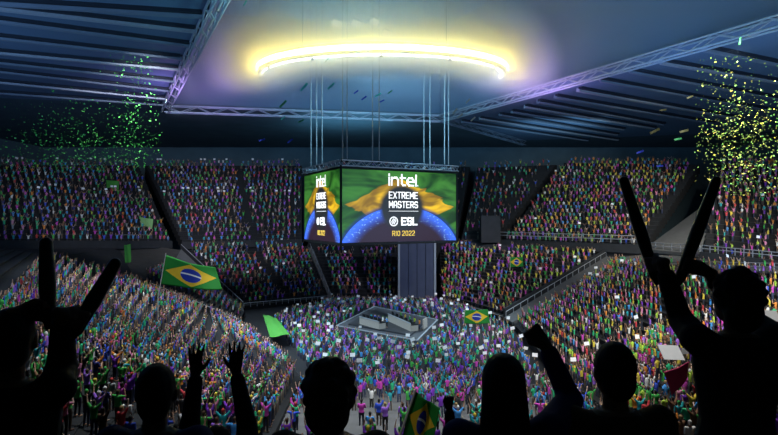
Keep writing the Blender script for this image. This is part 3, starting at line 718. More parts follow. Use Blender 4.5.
# person on the right holding two sticks up
s1a, s1b = P(655, 276, 2.66), P(624, 181, 2.74)
s2a, s2b = P(680, 278, 2.60), P(716, 181, 2.68)
stick(s1a, s1b, 'dark noise stick held high, leaning away from the other one of its pair')
stick(s2a, s2b, 'dark noise stick raised close to the bushy head at the right-hand edge')
h1, h2 = lerp(s1a, s1b, .12), lerp(s2a, s2b, .12)
w1, d1_, n1, a1_ = grip_wrist(h1, s1b-s1a, (-.35, .75, .5), (1, -.1, 0)); w2, d2_, n2, a2_ = grip_wrist(h2, s2b-s2a, (-.7, .6, .35), (-.3, .4, 0))
def fore2(px, ytop, Y, z, LR_, label, skin, shirt, hairc, hair='short', sleeve=1.8, turn=0.):
    """arms given as (elbow point, wrist point, pose, dir, palm normal, thumb)"""
    base, H = head_base(px, ytop, Y, z); arms = {'sleeve': sleeve}; hands = {}
    for k in 'LR':
        sd = -1 if k == 'L' else 1
        if k in LR_:
            e, w_, pz, d, n, t = LR_[k]; arms[k] = (Vector(e), Vector(w_)); hands[k] = (pz, d, n, t)
        else:
            arms[k] = ((.235*sd, -.03, 1.13), (.245*sd, .06, .89)); hands[k] = ('relaxed', None, (-sd, 0, 0), (0, 1, 0))
    m = figure(base, 0, H/1.005, arms, hands, .0052, hair, head_turn=turn)
    for me in m.values():
        co = np.empty(len(me.vertices)*3, np.float32); me.vertices.foreach_get('co', co); co = co.reshape(-1, 3)-np.array(base, np.float32); me.vertices.foreach_set('co', co.ravel()); me.update()
    return place_person(m, label, skin, shirt, m_pants[0], hairc, None, base)
ZS2 = ZG+.33
fore2(736, 273, 2.45, ZS2, {'L': (P(681, 320, 2.60), w1, 'grip', d1_, n1, a1_), 'R': (P(744, 316, 2.72), w2, 'grip', d2_, n2, a2_)},
      'person with bushy dark hair seen from behind, both arms raised, holding two noise sticks', m_skin[2], m_shirt['black'], m_hair['black hair'], 'bushy', 1.75, .25)
# person on the left with sticks
s3a, s3b = P(48.5, 318, 2.1), P(46, 243, 2.16)
s4a, s4b = P(76, 330, 2.05), P(115, 264, 2.14)
stick(s3a, s3b, 'dark upright noise stick held beside the left-hand edge of the picture'); stick(s4a, s4b, 'dark noise stick tilted towards the flag with the yellow rhombus')
w3, d3_, n3, a3_ = grip_wrist(lerp(s3a, s3b, .1), s3b-s3a, (.3, .6, .5), (1, 0, 0)); w4, d4_, n4, a4_ = grip_wrist(lerp(s4a, s4b, .14), s4b-s4a, (.5, .7, .3), (-.6, .3, 0))
fore2(10, 310, 2.05, ZS2-.08, {'L': (P(8, 352, 2.3), w3, 'grip', d3_, n3, a3_), 'R': (P(62, 366, 2.15), w4, 'grip', d4_, n4, a4_)},
      'person at the left-hand edge seen from behind, holding up two noise sticks', m_skin[2], m_shirt['black'], m_hair['black hair'], 'short', 1.8, .3)
fore2(155, 366, 2.25, ZG, {}, 'person with short dark hair in a navy top seen from behind, arms down', m_skin[3], m_shirt['navy'], m_hair['black hair'], 'short', 1.8, .2)
fore2(216, 428, 2.5, ZG-.2, {'L': (P(190, 425, 2.62), P(196, 374, 2.7), 'open', (-.03, .03, 1), (0, 1, .1), (1, 0, 0)), 'R': (P(247, 425, 2.62), P(236, 372, 2.7), 'open', (.0, .03, 1), (0, 1, .1), (-1, 0, 0))},
      'person with head just above the picture edge raising both open hands', m_skin[3], m_shirt['black'], m_hair['black hair'], 'short', 1.85)
fore2(330, 365, 2.1, ZG, {}, 'person with bushy brown hair seen from behind in the front gallery', m_skin[1], m_shirt['black'], m_hair['brown hair'], 'bushy', 1.8, -.15)
fore2(504, 356, 2.2, ZG, {'R': (P(570, 400, 2.42), P(546, 346, 2.42), 'fist', (-.62, .25, .8), (-.2, 1, -.3), (-1, 0, 0))},
      'person with long dark hair raising a fist, seen from behind', m_skin[2], m_shirt['navy'], m_hair['black hair'], 'long', 1.85, -.1)
fore2(615, 344, 2.3, ZG, {}, 'person with short dark hair in a brown top beside the raised fist', m_skin[1], m_shirt['brown'], m_hair['black hair'], 'short', 1.8, .1)
fore2(468, 446, 4.0, ZL, {'R': (P(452, 442, 4.1), P(449, 409, 4.1), 'fist', (0, .05, 1), (0, 1, 0), (-1, 0, 0))},
      'person mostly below the picture edge, thin dark arm raised with closed fist', m_skin[3], m_shirt['black'], m_hair['black hair'], 'short', 1.85)

# ---- individual spectators of the stands
POSES = {
 'both arms raised wide': {'L': ((-.33, .04, 1.62), (-.40, .10, 1.88)), 'R': ((.33, .04, 1.62), (.40, .10, 1.88)), 'h': 'open'},
 'both arms straight up': {'L': ((-.22, .06, 1.72), (-.17, .10, 1.97)), 'R': ((.22, .06, 1.72), (.17, .10, 1.97)), 'h': 'open'},
 'one arm raised': {'L': ((-.24, -.03, 1.14), (-.24, .08, .90)), 'R': ((.26, .06, 1.69), (.24, .12, 1.95)), 'h': 'fist'},
 'hands clapping in front': {'L': ((-.24, .10, 1.18), (-.06, .30, 1.30)), 'R': ((.24, .10, 1.18), (.06, .30, 1.30)), 'h': 'relaxed'},
 'arms down': {'L': ((-.235, -.03, 1.13), (-.245, .06, .89)), 'R': ((.235, -.03, 1.13), (.245, .06, .89)), 'h': 'relaxed'},
 'elbows bent by the head': {'L': ((-.38, .06, 1.42), (-.27, .14, 1.66)), 'R': ((.38, .06, 1.42), (.27, .14, 1.66)), 'h': 'open'},
}
TPL = {}
for pn, pd_ in POSES.items():
    ar = {'L': pd_['L'], 'R': pd_['R'], 'sleeve': .8}
    TPL[pn] = figure((0, 0, 0), 0, 1.75, ar, {'L': (pd_['h'], None, (1, .3, 0), (0, 1, 0)), 'R': (pd_['h'], None, (-1, .3, 0), (0, 1, 0))}, .021, 'short', cloth_voxel=.03)
    for k in ('body', 'shirt', 'trousers', 'hair'): TPL[pn][k].materials.append(m_skin[0])
PN = list(POSES); PWT = [.34, .2, .14, .12, .1, .1]

# ---- where everybody stands
spots = []   # (x, y, z, zone, section, row)
STC = Vector((0, 96, 0))
for S in SECT:
    for i in range(S['rows']):
        t = (i+.55)/S['rows']; tz = i/S['rows']
        a, c = lerp(S['A'], S['D'], t), lerp(S['B'], S['C'], t)
        za, zb = lerp(S['A'], S['D'], tz).z, lerp(S['B'], S['C'], tz).z
        L = (Vector((a.x, a.y, 0))-Vector((c.x, c.y, 0))).length; npz = max(1, int(L/S['pitch']))
        for j in range(npz):
            u = (j+.5+random.uniform(-.22, .22))/npz
            if random.random() > S['fill'] or any(abs(u-q) < .9/L for q in S['aisles']): continue
            if L > 3 and (u*L < .75 or (1-u)*L < .75): continue
            _x, _y = a.x+(c.x-a.x)*u, a.y+(c.y-a.y)*u; _Xp = CX+_x/_y*F
            if S['zone'] == 'end' and 318 < _Xp < 428 and _y < 44 and random.random() < .5: continue
            spots.append((a.x+(c.x-a.x)*u, a.y+(c.y-a.y)*u, za+(zb-za)*u, S['zone'], S['name'], i))
def inpoly(x, y, poly):
    c = False; j = len(poly)-1
    for i in range(len(poly)):
        if (poly[i].y > y) != (poly[j].y > y) and x < (poly[j].x-poly[i].x)*(y-poly[i].y)/(poly[j].y-poly[i].y)+poly[i].x: c = not c
        j = i
    return c
fp = [G(272, 322, 0), G(332, 304, 0), G(440, 304, 0), G(500, 325, 0), G(508, 331, 0), Vector((18.4, 62, 0)), Vector((-8, 62, 0))]
sp_ = [lerp(p, cen, -.14) for p in st]
y = 61.2
while y < 122:
    x = -34
    while x < 30:
        xx, yy = x+random.uniform(-.4, .4), y+random.uniform(-.35, .35)
        if inpoly(xx, yy, fp) and not inpoly(xx, yy, sp_) and random.random() < .93: spots.append((xx, yy, 0., 'floor', 'arena floor', 0))
        x += 1.22
    y += 1.22
def px(x, y, z): return (CX+x/y*F, CY+(CZ-z)/y*F)
def pick(zone):
    w = W[zone]; ks = list(w); return random.choices(ks, [w[k] for k in ks])[0]
keep, cells = [], {}
NOGO = [(P(490, 229, 138), 4.2), (P(477, 320, 92), 2.4), (P(146, 223, 136), 2.2), (P(113, 187, 150), 2.2), (P(517, 262, 120), 2.0), (P(417, 300, 124.5), 5.0), (P(161, 300, 58), .8), (P(417, 430, 22), 1.3), (P(420, 430, 19.5), 1.1)]
for q in spots:
    if any((q[0]-p.x)**2+(q[1]-p.y)**2 < r*r for p, r in NOGO): continue
    ci, cj = int(q[0]//1), int(q[1]//1)
    if any((q[0]-o[0])**2+(q[1]-o[1])**2 < .62 for a_ in (-1, 0, 1) for b_ in (-1, 0, 1) for o in cells.get((ci+a_, cj+b_), ())): continue
    cells.setdefault((ci, cj), []).append(q); keep.append(q)
spots = keep
vis = []
for q in spots:
    if q[1] < 16: continue
    X, Yp = px(q[0], q[1], q[2]+1.2)
    vis.append((q, -4 < X < 782 and -30 < Yp < 446))
near = sorted([q for q, v in vis if v], key=lambda q: q[1])
NIND = 282
indiv = near[:NIND]; iset = set(indiv)
rest = [q for q, v in vis if q not in iset]

used_labels = {}
def ordn(n): return ['front', 'second', 'third', 'fourth', 'fifth', 'sixth', 'seventh', 'eighth', 'ninth', 'tenth', 'eleventh', 'twelfth', 'thirteenth', 'fourteenth', 'fifteenth', 'sixteenth', 'seventeenth', 'eighteenth', 'nineteenth', 'twentieth', 'twenty-first', 'twenty-second', 'twenty-third', 'twenty-fourth', 'twenty-fifth', 'twenty-sixth', 'twenty-seventh'][n]
secshort = {'left lower stand close to the gallery': 'left lower stand', 'right lower stand close to the gallery': 'right lower stand', 'end stand below the gallery': 'end stand', 'left lower stand': 'left lower stand', 'right lower stand': 'right lower stand', 'arena floor': 'arena floor'}
def add_person(q, label_fn, group, pose=None, shirt=None, scale=None, face_to=STC):
    x, y, z, zone, sec, row = q
    pose = pose or random.choices(PN, PWT)[0]; shirt = shirt or pick(zone); hair = random.choices(HN, [6, 4, 1.5, .8, .8, .8, .6])[0]
    T = TPL[pose]; r = obj('person', T['body']); r.location = (x, y, z)
    r.rotation_euler.z = math.atan2(face_to.y-y, face_to.x-x)-math.pi/2+random.uniform(-.25, .25)
    s = scale or random.uniform(.94, 1.05); r.scale = (s, s, s)
    ms = {'body': random.choice(m_skin), 'shirt': m_shirt[shirt], 'trousers': random.choice(m_pants), 'hair': m_hair[hair]}
    r.material_slots[0].link = 'OBJECT'; r.material_slots[0].material = ms['body']
    for k in ('shirt', 'trousers', 'hair'):
        c = obj(k, T[k], None, r); c.material_slots[0].link = 'OBJECT'; c.material_slots[0].material = ms[k]
    r['category'] = 'person'; r['group'] = group
    return r, shirt, hair, pose
PEOPLE = []
for q in indiv:
    sec = secshort.get(q[4], q[4])
    r, shirt, hair, pose = add_person(q, None, 'spectators in the '+sec)
    PEOPLE.append((q, r, shirt, hair, pose, sec))
from collections import Counter
def art(w): return ('an ' if w[0] in 'aeiou' else 'a ')+w
levels = [lambda p: f"person in {art(p[2])} shirt, {p[4]}, {p[5]}",
          lambda p: f"person in {art(p[2])} shirt with {p[3]}, {p[4]}, {p[5]}"]
def neigh(p):
    best, bd = None, 1e9
    for o in PEOPLE:
        if o is p or o[2] == p[2]: continue
        d = (o[0][0]-p[0][0])**2+(o[0][1]-p[0][1])**2
        if d < bd: bd, best = d, o
    return best
lab = {i: levels[0](p) for i, p in enumerate(PEOPLE)}
cnt = Counter(lab.values())
for i, p in enumerate(PEOPLE):
    if cnt[lab[i]] > 1: lab[i] = levels[1](p)
cnt = Counter(lab.values())
for i, p in enumerate(PEOPLE):
    if cnt[lab[i]] > 1:
        n_ = neigh(p); lab[i] = f"{p[2]} shirt person with {p[3]}, {p[4]}, beside the {n_[2]} shirt, {p[5]}"
cnt = Counter(lab.values())
for i, p in enumerate(PEOPLE):
    if cnt[lab[i]] > 1:
        n_ = neigh(p); lab[i] = f"{p[2]} shirt person, {p[4]}, beside the {n_[2]} shirt with {n_[3]}, {ordn(p[0][5])} row"
for i, p in enumerate(PEOPLE):
    p[1]['label'] = ' '.join(lab[i].split()[:16])
PC = ['teal', 'royal blue', 'navy', 'white', 'sky blue', 'green', 'yellow', 'emerald', 'lime', 'orange']
for i, (p, ang) in enumerate(PLY):
    q = (p.x, p.y, ZS, 'floor', 'stage', 0); tgt = Vector((p.x+math.sin(ang)*10, p.y-math.cos(ang)*10, 0))
    r, sh, hr_, po = add_person(q, None, 'players on the stage', random.choice(PN[3:5]), PC[i], 1.0, tgt)
    r['label'] = f"player in {art(PC[i])} shirt standing behind the {'shorter' if i < 5 else 'longer'} team desk"

# ---- the rest of the crowd: one uncountable mass
def low_person(arms):
    """small person: returns verts, faces(tri/quad), colour index per face (0 skin 1 shirt 2 trousers 3 hair)"""
    mb = MB(); ci = []
    def part(fn, c):
        k = len(mb.f); fn(); ci.extend([c]*(len(mb.f)-k))
    def prism(rings, n):
        vs = []
        for (x, y, z), rx, ry in rings:
            vs += [(x+rx*math.cos(2*math.pi*i/n+.4), y+ry*math.sin(2*math.pi*i/n+.4), z) for i in range(n)]
        k = len(rings); fs = [tuple(range((k-1)*n, k*n))]
        for j in range(k-1): fs += [(j*n+i, j*n+(i+1) % n, (j+1)*n+(i+1) % n, (j+1)*n+i) for i in range(n)]
        mb.add(vs, fs)
    for s in (-1, 1): part(lambda: prism([((.11*s, 0, 0), .06, .09), ((.1*s, 0, .5), .075, .075), ((.09*s, 0, .95), .1, .1)], 4), 2)
    part(lambda: prism([((0, 0, .88), .18, .12), ((0, 0, 1.1), .16, .11), ((0, 0, 1.36), .21, .12), ((0, 0, 1.47), .13, .08), ((0, .01, 1.53), .05, .05)], 6), 1)
    part(lambda: prism([((0, .02, 1.5), .05, .05), ((0, .025, 1.58), .078, .09), ((0, .02, 1.66), .085, .1)], 6), 0)
    part(lambda: prism([((0, .0, 1.60), .084, .094), ((0, .0, 1.70), .09, .105), ((0, 0, 1.765), .05, .06)], 6), 3)
    for s, a in zip((-1, 1), arms):
        (ex, ey, ez), (wx, wy, wz) = a
        sh, el, wr = Vector((.19*s, 0, 1.41)), Vector((ex*s, ey, ez)), Vector((wx*s, wy, wz)); hd = wr+(wr-el).normalized()*.17
        part(lambda: mb.tube(sh, el, .065, .05, n=4), 1); part(lambda: mb.tube(el, wr, .045, .035, n=4), 0); part(lambda: mb.tube(wr, hd, .045, .03, n=4), 0)
    V = np.array(mb.v, np.float32); return V, mb.f, np.array(ci)
AR = {'w': ((.33, .04, 1.62), (.42, .1, 1.88)), 'u': ((.22, .06, 1.72), (.17, .1, 1.97)), 'd': ((.24, -.03, 1.13), (.25, .06, .89)), 'c': ((.24, .1, 1.18), (.06, .3, 1.3)), 'b': ((.38, .06, 1.42), (.27, .14, 1.66))}
LOW = [low_person((AR[a], AR[b_])) for a, b_ in (('w', 'w'), ('u', 'u'), ('w', 'u'), ('d', 'w'), ('u', 'd'), ('c', 'c'), ('d', 'd'), ('b', 'b'))]
LW = [.28, .16, .1, .1, .08, .1, .1, .08]
def build_crowd(name, pts):
    Vs, LV, LS, CO = [], [], [], []; base = 0
    for (x, y, z, zone, sec, row) in pts:
        V, Fc, ci = random.choices(LOW, LW)[0]
        a = math.atan2(STC.y-y, STC.x-x)-math.pi/2+random.uniform(-.35, .35); s = random.uniform(.92, 1.06)*(1.12 if y > 105 else 1.0)
        ca, sa = math.cos(a)*s, math.sin(a)*s
        Q = np.empty_like(V); Q[:, 0] = V[:, 0]*ca-V[:, 1]*sa+x; Q[:, 1] = V[:, 0]*sa+V[:, 1]*ca+y; Q[:, 2] = V[:, 2]*s+z
        Vs.append(Q)
        cols = np.array([random.choice(SKINS), SHIRTS[pick(zone)], random.choice(PANTS), HAIRS[random.choices(HN, [6, 4, 1.5, 1, .6, .6, .5])[0]]], np.float32)
        for f in Fc: LV.extend([i+base for i in f]); LS.append(len(f))
        CO.append(cols[ci]); base += len(V)
    Vs = np.concatenate(Vs); LS = np.array(LS, np.int32); LV = np.array(LV, np.int32); CO = np.concatenate(CO)
    me = bpy.data.meshes.new(name); me.vertices.add(len(Vs)); me.vertices.foreach_set('co', Vs.ravel())
    me.loops.add(len(LV)); me.loops.foreach_set('vertex_index', LV)
    me.polygons.add(len(LS)); st_ = np.concatenate([[0], np.cumsum(LS)[:-1]]).astype(np.int32); me.polygons.foreach_set('loop_start', st_); me.update(calc_edges=True)
    at = me.attributes.new('cloth', 'FLOAT_COLOR', 'FACE'); at.data.foreach_set('color', np.concatenate([CO, np.ones((len(CO), 1), np.float32)], 1).ravel())
    return me
g = NG('crowd_clothes'); an = g.n('ShaderNodeAttribute'); an.attribute_name = 'cloth'; g.nt.links.new(an.outputs['Color'], g.b.inputs['Base Color']); g.b.inputs['Roughness'].default_value = .8
o = obj('crowd', build_crowd('crowd', rest), g.m); tag(o, 'dense cheering crowd filling the arena floor and all the far stands', 'crowd', None, 'stuff')
print('people', len(indiv), 'crowd', len(rest), 'verts', len(o.data.vertices))

# ---- white placards held up over the crowd
m_plac = mat('white_placard', (.82, .83, .85), .6, noise=.06)
m_handle = mat('placard_handle', (.35, .25, .15), .7)
pb = MB(); pb.box((0, 0, .30), .72, .03, .52); pbm = pb.mesh('placard'); pbm.materials.append(m_plac)
hb = MB(); hb.box((0, .03, -.1), .05, .03, .5); hbm = hb.mesh('handle'); hbm.materials.append(m_handle)
def placard(x, y, z, label, group, s=1.0):
    o = obj('placard', pbm); o.location = (x, y, z); o.rotation_euler = (random.uniform(-.35, .1), random.uniform(-.3, .3), random.uniform(-.5, .5)); o.scale = (s, s, s); tag(o, label, 'placard', group)
    obj('handle', hbm, None, o)
flo = [q for q in rest if q[3] == 'floor']; random.shuffle(flo)
flo.sort(key=lambda q: random.random()); chosen = []
for q in flo:
    if len(chosen) >= 92: break
    if all((q[0]-c[0])**2+(q[1]-c[1])**2 > 4.5 for c in chosen): chosen.append(q)
for q in chosen: placard(q[0], q[1]-.1, 2.25, 'small blank white placard held up over the arena floor crowd', 'white placards on the arena floor', random.uniform(.62, .95))
ul = [q for q in rest if q[3] == 'upL' and q[5] in (23, 12, 13)]; random.shuffle(ul)
for q in ul[:42]: placard(q[0], q[1]-.1, q[2]+1.95, 'small white placard held up in the left upper stands', 'white placards in the left upper stands', .95)
fr_ = [q for q in rest if q[3] in ('farR', 'far', 'right', 'upR')]; random.shuffle(fr_)
for q in fr_[:46]: placard(q[0], q[1]-.1, q[2]+1.95, 'small white placard held up in the lower stands and right stands', 'white placards in the stands', .85)
def sign(p, w, h, label):
    b = MB(); b.box((0, 0, 0), w, .04, h); o = obj('placard', b, mat('grey_white_card', (.55, .56, .57), .7, noise=.1)); o.location = p; o.rotation_euler = (-.8, .06, .1); tag(o, label, 'placard')
    b = MB(); b.box((0, .05, -h/2-.25), .05, .04, .7); obj('handle', b, m_handle, o)
sign(P(671, 352.5, 30), 1.25, .95, 'large grey-white card held up beside the bushy-haired person in front')
sign(P(772, 316, 38), 1.2, .95, 'grey-white card held up at the right-hand edge of the picture')

# ------------------------------------------------------------------ flags
def flag_mat():
    g = NG('green_yellow_blue_flag'); u, v = g.uv(); du = g.op('ABSOLUTE', g.op('SUBTRACT', u, .5)); dv = g.op('ABSOLUTE', g.op('SUBTRACT', v, .5))
    rh = g.op('ADD', g.op('DIVIDE', du, .46), g.op('DIVIDE', dv, .45))
    c = g.mix(g.op('LESS_THAN', rh, 1.0), (.015, .26, .03), (.78, .55, .03))
    r = g.op('SQRT', g.op('ADD', g.op('POWER', g.op('MULTIPLY', du, 1.43), 2.), g.op('POWER', dv, 2.)))
    c = g.mix(g.op('LESS_THAN', r, .27), c, (.02, .05, .42))
    du2 = g.op('SUBTRACT', g.op('MULTIPLY', u, 1.43), .6); dv2 = g.op('ADD', v, .25)
    rb = g.op('ABSOLUTE', g.op('SUBTRACT', g.op('SQRT', g.op('ADD', g.op('POWER', du2, 2.), g.op('POWER', dv2, 2.))), .80))
    c = g.mix(g.op('MULTIPLY', g.op('LESS_THAN', rb, .028), g.op('LESS_THAN', r, .27)), c, (.8, .8, .8))
    g.nt.links.new(c, g.b.inputs['Base Color']); g.b.inputs['Roughness'].default_value = .75
    tr = g.n('ShaderNodeBsdfTranslucent'); g.nt.links.new(c, tr.inputs['Color']); ms = g.n('ShaderNodeMixShader'); ms.inputs[0].default_value = .45
    g.nt.links.new(g.b.outputs[0], ms.inputs[1]); g.nt.links.new(tr.outputs[0], ms.inputs[2]); g.nt.links.new(ms.outputs[0], g.nt.nodes['Material Output'].inputs['Surface'])
    return g.m
m_flag = flag_mat()
def cloth(corners_, amp, waves, name, m, parent, origin, th=.02, nu=28, nv=18, ph=0.):
    TL, TR, BR, BL = map(Vector, corners_); nrm = (TR-TL).cross(BL-TL).normalized(); o = Vector(origin)
    vs, fs, uv = [], [], []
    for s_ in (0, 1):
        for j in range(nv+1):
            for i in range(nu+1):
                u, v = i/nu, j/nv; p = lerp(lerp(BL, BR, u), lerp(TL, TR, u), v)
                d = amp*(.25+.75*u)*(math.sin(waves*2*math.pi*u+1.2*v+ph)+.35*math.sin(waves*3.7*u-3*v))
                p = p+nrm*(d+s_*th)+Vector((0, 0, -.35*amp*math.sin(math.pi*u)*1.2)); vs.append(tuple(p-o)); uv.append((u, v))
    N = (nu+1)*(nv+1)
    for j in range(nv):
        for i in range(nu):
            a = j*(nu+1)+i; fs.append((a, a+1, a+nu+2, a+nu+1)); fs.append((a+N, a+N+nu+1, a+N+nu+2, a+N+1))
    rim = [i for i in range(nu+1)]+[(j)*(nu+1)+nu for j in range(1, nv+1)]+[nv*(nu+1)+i for i in range(nu-1, -1, -1)]+[j*(nu+1) for j in range(nv-1, 0, -1)]
    for a, c in zip(rim, rim[1:]+rim[:1]): fs.append((a, a+N, c+N, c))
    me = bpy.data.meshes.new(name); me.from_pydata(vs, [], fs); ul_ = me.uv_layers.new(name='UVMap')
    for l in me.loops: ul_.data[l.index].uv = uv[l.vertex_index]
    return obj(name, me, m, parent, True)
m_pole = mat('pale_flag_pole', (.4, .38, .34), .5, noise=.1)
YF = 58
p0, p1 = P(158.5, 322, YF), P(166, 253, YF)
fl1 = empty('flag', p0); tag(fl1, 'large green flag with yellow rhombus and blue disc waving on a pole', 'flag')
b = MB(); b.tube((0, 0, 0), P(157.5, 300, YF)-p0, .06, n=8); b.tube(P(157.5, 300, YF)-p0, p1-p0, .06, .045, n=8); obj('pole', b, m_pole, fl1)
cloth((P(166, 255, YF), P(215, 268, YF+1.2), P(222, 290, YF+1.0), P(160, 284, YF)), .36, 1.15, 'flag_cloth', m_flag, fl1, p0)
p0 = P(463, 325, 92)
fl2 = empty('flag', p0); tag(fl2, 'small rectangular green flag with blue disc held up beyond the stage', 'flag')
cloth((P(465, 310, 92), P(488, 309.5, 93), P(490, 323.5, 93), P(463.5, 323.5, 92)), .12, 1.3, 'flag_cloth', m_flag, fl2, p0)
b = MB(); b.tube((0, 0, -1.2), P(465, 309.5, 92)-p0, .05, n=6); obj('pole', b, m_pole, fl2)
p0 = P(405, 442, 22)
fl3 = empty('flag', p0); tag(fl3, 'draped flag with yellow and blue hanging from a slanted pole in the end stand', 'flag')
b = MB(); b.tube(P(396, 447, 22)-p0, P(416, 389, 22)-p0, .05, n=8); obj('pole', b, m_pole, fl3)
cloth((P(415.5, 391, 22), P(439, 407, 22.3), P(431, 446, 22.2), P(402, 438, 22)), .16, 1.4, 'flag_cloth', m_flag, fl3, p0, ph=.8)
p0 = P(510, 268, 120)
fl4 = empty('flag', p0); tag(fl4, 'tiny green flag with blue disc in the far right lower stand', 'flag')
cloth((P(510, 257, 120), P(523, 257, 120.5), P(523.5, 266.5, 120.5), P(510, 267, 120)), .1, 1.2, 'flag_cloth', m_flag, fl4, p0)
b = MB(); b.tube((0, 0, -1.), P(510, 256.5, 120)-p0, .06, n=6); obj('pole', b, m_pole, fl4)
m_green = mat('plain_green_cloth', (.05, .24, .035), .8, noise=.2)
m_pgreen = mat('pale_green_cloth', (.16, .32, .12), .8, noise=.2)
o = cloth([G(263, 314.5, 2.0), G(276, 317, 2.1), G(290, 334, 2.0), G(270, 337, 2.0)], .12, 1.2, 'banner', m_green, None, (0, 0, 0)); tag(o, 'green sheet spread over heads at the corner of the floor', 'banner')  # wavy green sheet just above head height
for pts, m, lb, Yd in ((((106, 180), (119, 181), (118, 194), (107, 193)), m_green, 'small green flag in the left upper stand below the green confetti', 150), (((140, 217), (153, 219), (152, 229), (141, 227)), m_pgreen, 'pale green flag low in the left upper stand by the aisle', 136), (((124, 245), (130, 244), (131, 262), (125, 263)), m_green, 'narrow green flag hanging over the left lower stand', 88)):
    o = cloth([P(x, y, Yd) for x, y in pts], .12, 1.1, 'banner', m, None, (0, 0, 0)); tag(o, lb, 'banner')
o = cloth([P(664, 372, 28), P(690, 362, 28.3), P(688, 378, 28.3), P(672, 396, 28)], .06, 1.2, 'banner', mat('crimson_cloth', (.45, .03, .12), .8, noise=.2), None, (0, 0, 0)); tag(o, 'crimson cloth held up below the grey-white card', 'banner')

# ------------------------------------------------------------------ confetti
def confetti(name, n, gen, m, size):
    b = MB()
    for i in range(n):
        p = gen(); s = size*random.uniform(.6, 1.3); R = Matrix.Rotation(random.uniform(0, 6.28), 3, random.choice('XYZ'))@Matrix.Rotation(random.uniform(0, 6.28), 3, 'Z')@Matrix.Rotation(random.uniform(0, 3), 3, 'X')
        q = [p+R@Vector(v)*s for v in ((-.5, -.28, 0), (0, -.3, .12), (.5, -.28, 0), (.5, .28, 0), (0, .3, .12), (-.5, .28, 0))]
        b.add(q, [(0, 1, 4, 5), (1, 2, 3, 4)])
    return obj(name, b, m)
def genL():
    while True:
        if random.random() < .28: x, y = random.gauss(135, 12), random.uniform(52, 165)
        else: x, y = random.gauss(82, 46), random.gauss(146, 22)
        if -10 < x < 162 and 55 < y < 172 and (y > 92 or random.random() < .6): return P(x, y, min(random.uniform(70, 110), 23.5*F/(CY-y)))
def genR():
    while True:
        if random.random() < .25: x, y = random.gauss(728, 18), random.uniform(45, 180)
        else: x, y = random.gauss(752, 32), random.gauss(148, 34)
        if 694 < x < 800 and 55 < y < 196: return P(x, y, min(random.uniform(50, 80), 23.5*F/max(1, CY-y)))
def paper(nm, a, c):
    g = NG(nm); tc = g.n('ShaderNodeTexCoord'); k = g.n('ShaderNodeTexNoise'); k.inputs['Scale'].default_value = .9; g.nt.links.new(tc.outputs['Object'], k.inputs['Vector'])
    g.nt.links.new(g.mix(g.step(k.outputs['Fac'], .35, .65), a, c), g.b.inputs['Base Color']); g.b.inputs['Roughness'].default_value = .6; return g.m
o = confetti('confetti', 1500, genL, paper('green_paper', (.02, .26, .03), (.08, .42, .07)), .24); tag(o, 'cloud of green confetti falling before the left upper stand', 'confetti', None, 'stuff')
o = confetti('confetti', 1400, genR, paper('yellow_green_paper', (.52, .46, .08), (.16, .42, .06)), .19); tag(o, 'cloud of yellow and green confetti falling before the right upper stand', 'confetti', None, 'stuff')
SM = {'teal': mat('teal_paper', (.08, .55, .42), .6), 'green': mat('green_streamer_paper', (.03, .22, .08), .6), 'blue': mat('blue_paper', (.02, .04, .4), .6), 'olive': mat('olive_paper', (.05, .055, .022), .6), 'pale': mat('pale_paper', (.55, .52, .42), .6)}
STR = [(304, 87, 13, 'teal', 52), (331, 86, 11, 'teal', 46), (283, 104, 12, 'green', 50), (301, 121, 8, 'green', 30), (327, 60, 6, 'pale', 50), (356, 92, 7, 'blue', 40), (364, 98, 8, 'blue', 40), (378, 95, 9, 'teal', 35), (390, 92, 7, 'green', 38), (382, 101, 7, 'blue', 30), (460, 116, 9, 'pale', 40), (468, 101, 8, 'pale', 48), (455, 111, 9, 'pale', 50), (473, 119, 8, 'pale', 42), (283, 118, 7, 'teal', 40), (290, 141, 8, 'blue', 40), (262, 140, 8, 'blue', 20),
       (740, 41, 10, 'green', 75), (655, 131, 14, 'olive', 25), (678, 139, 10, 'green', 10), (640, 152, 10, 'blue', 20), (660, 166, 9, 'blue', 5), (690, 97, 9, 'olive', 20), (684, 131, 12, 'olive', 15), (663, 110, 9, 'olive', 10), (245, 3, 8, 'teal', 65)]
for x, y, L_, cn, an_ in STR:
    Yd = 60 if x < 600 else 44; L_m = L_*Yd/F*.8; b = MB(); nseg = 6
    for i in range(nseg):
        t0, t1 = i/nseg-.5, (i+1)/nseg-.5; q = []
        for t in (t0, t1):
            bend = .12*L_m*math.sin(t*5); q.append((t*L_m, bend, -.11*L_m)); q.append((t*L_m, bend*.6, .11*L_m))
        b.hexa([q[0], q[2], (q[2][0], q[2][1]+.02, q[2][2]), (q[0][0], q[0][1]+.02, q[0][2])], [q[1], q[3], (q[3][0], q[3][1]+.02, q[3][2]), (q[1][0], q[1][1]+.02, q[1][2])])
    o = obj('confetti_strip', b, SM[cn]); o.location = P(x, y, Yd); o.rotation_euler = (0, -math.radians(an_), 0)
    where = 'before the ring light' if x < 600 else 'beneath the ribbed roof'
    tag(o, f'{cn} paper strip fluttering {where}', 'confetti strip', f'{cn} paper strips {where}')

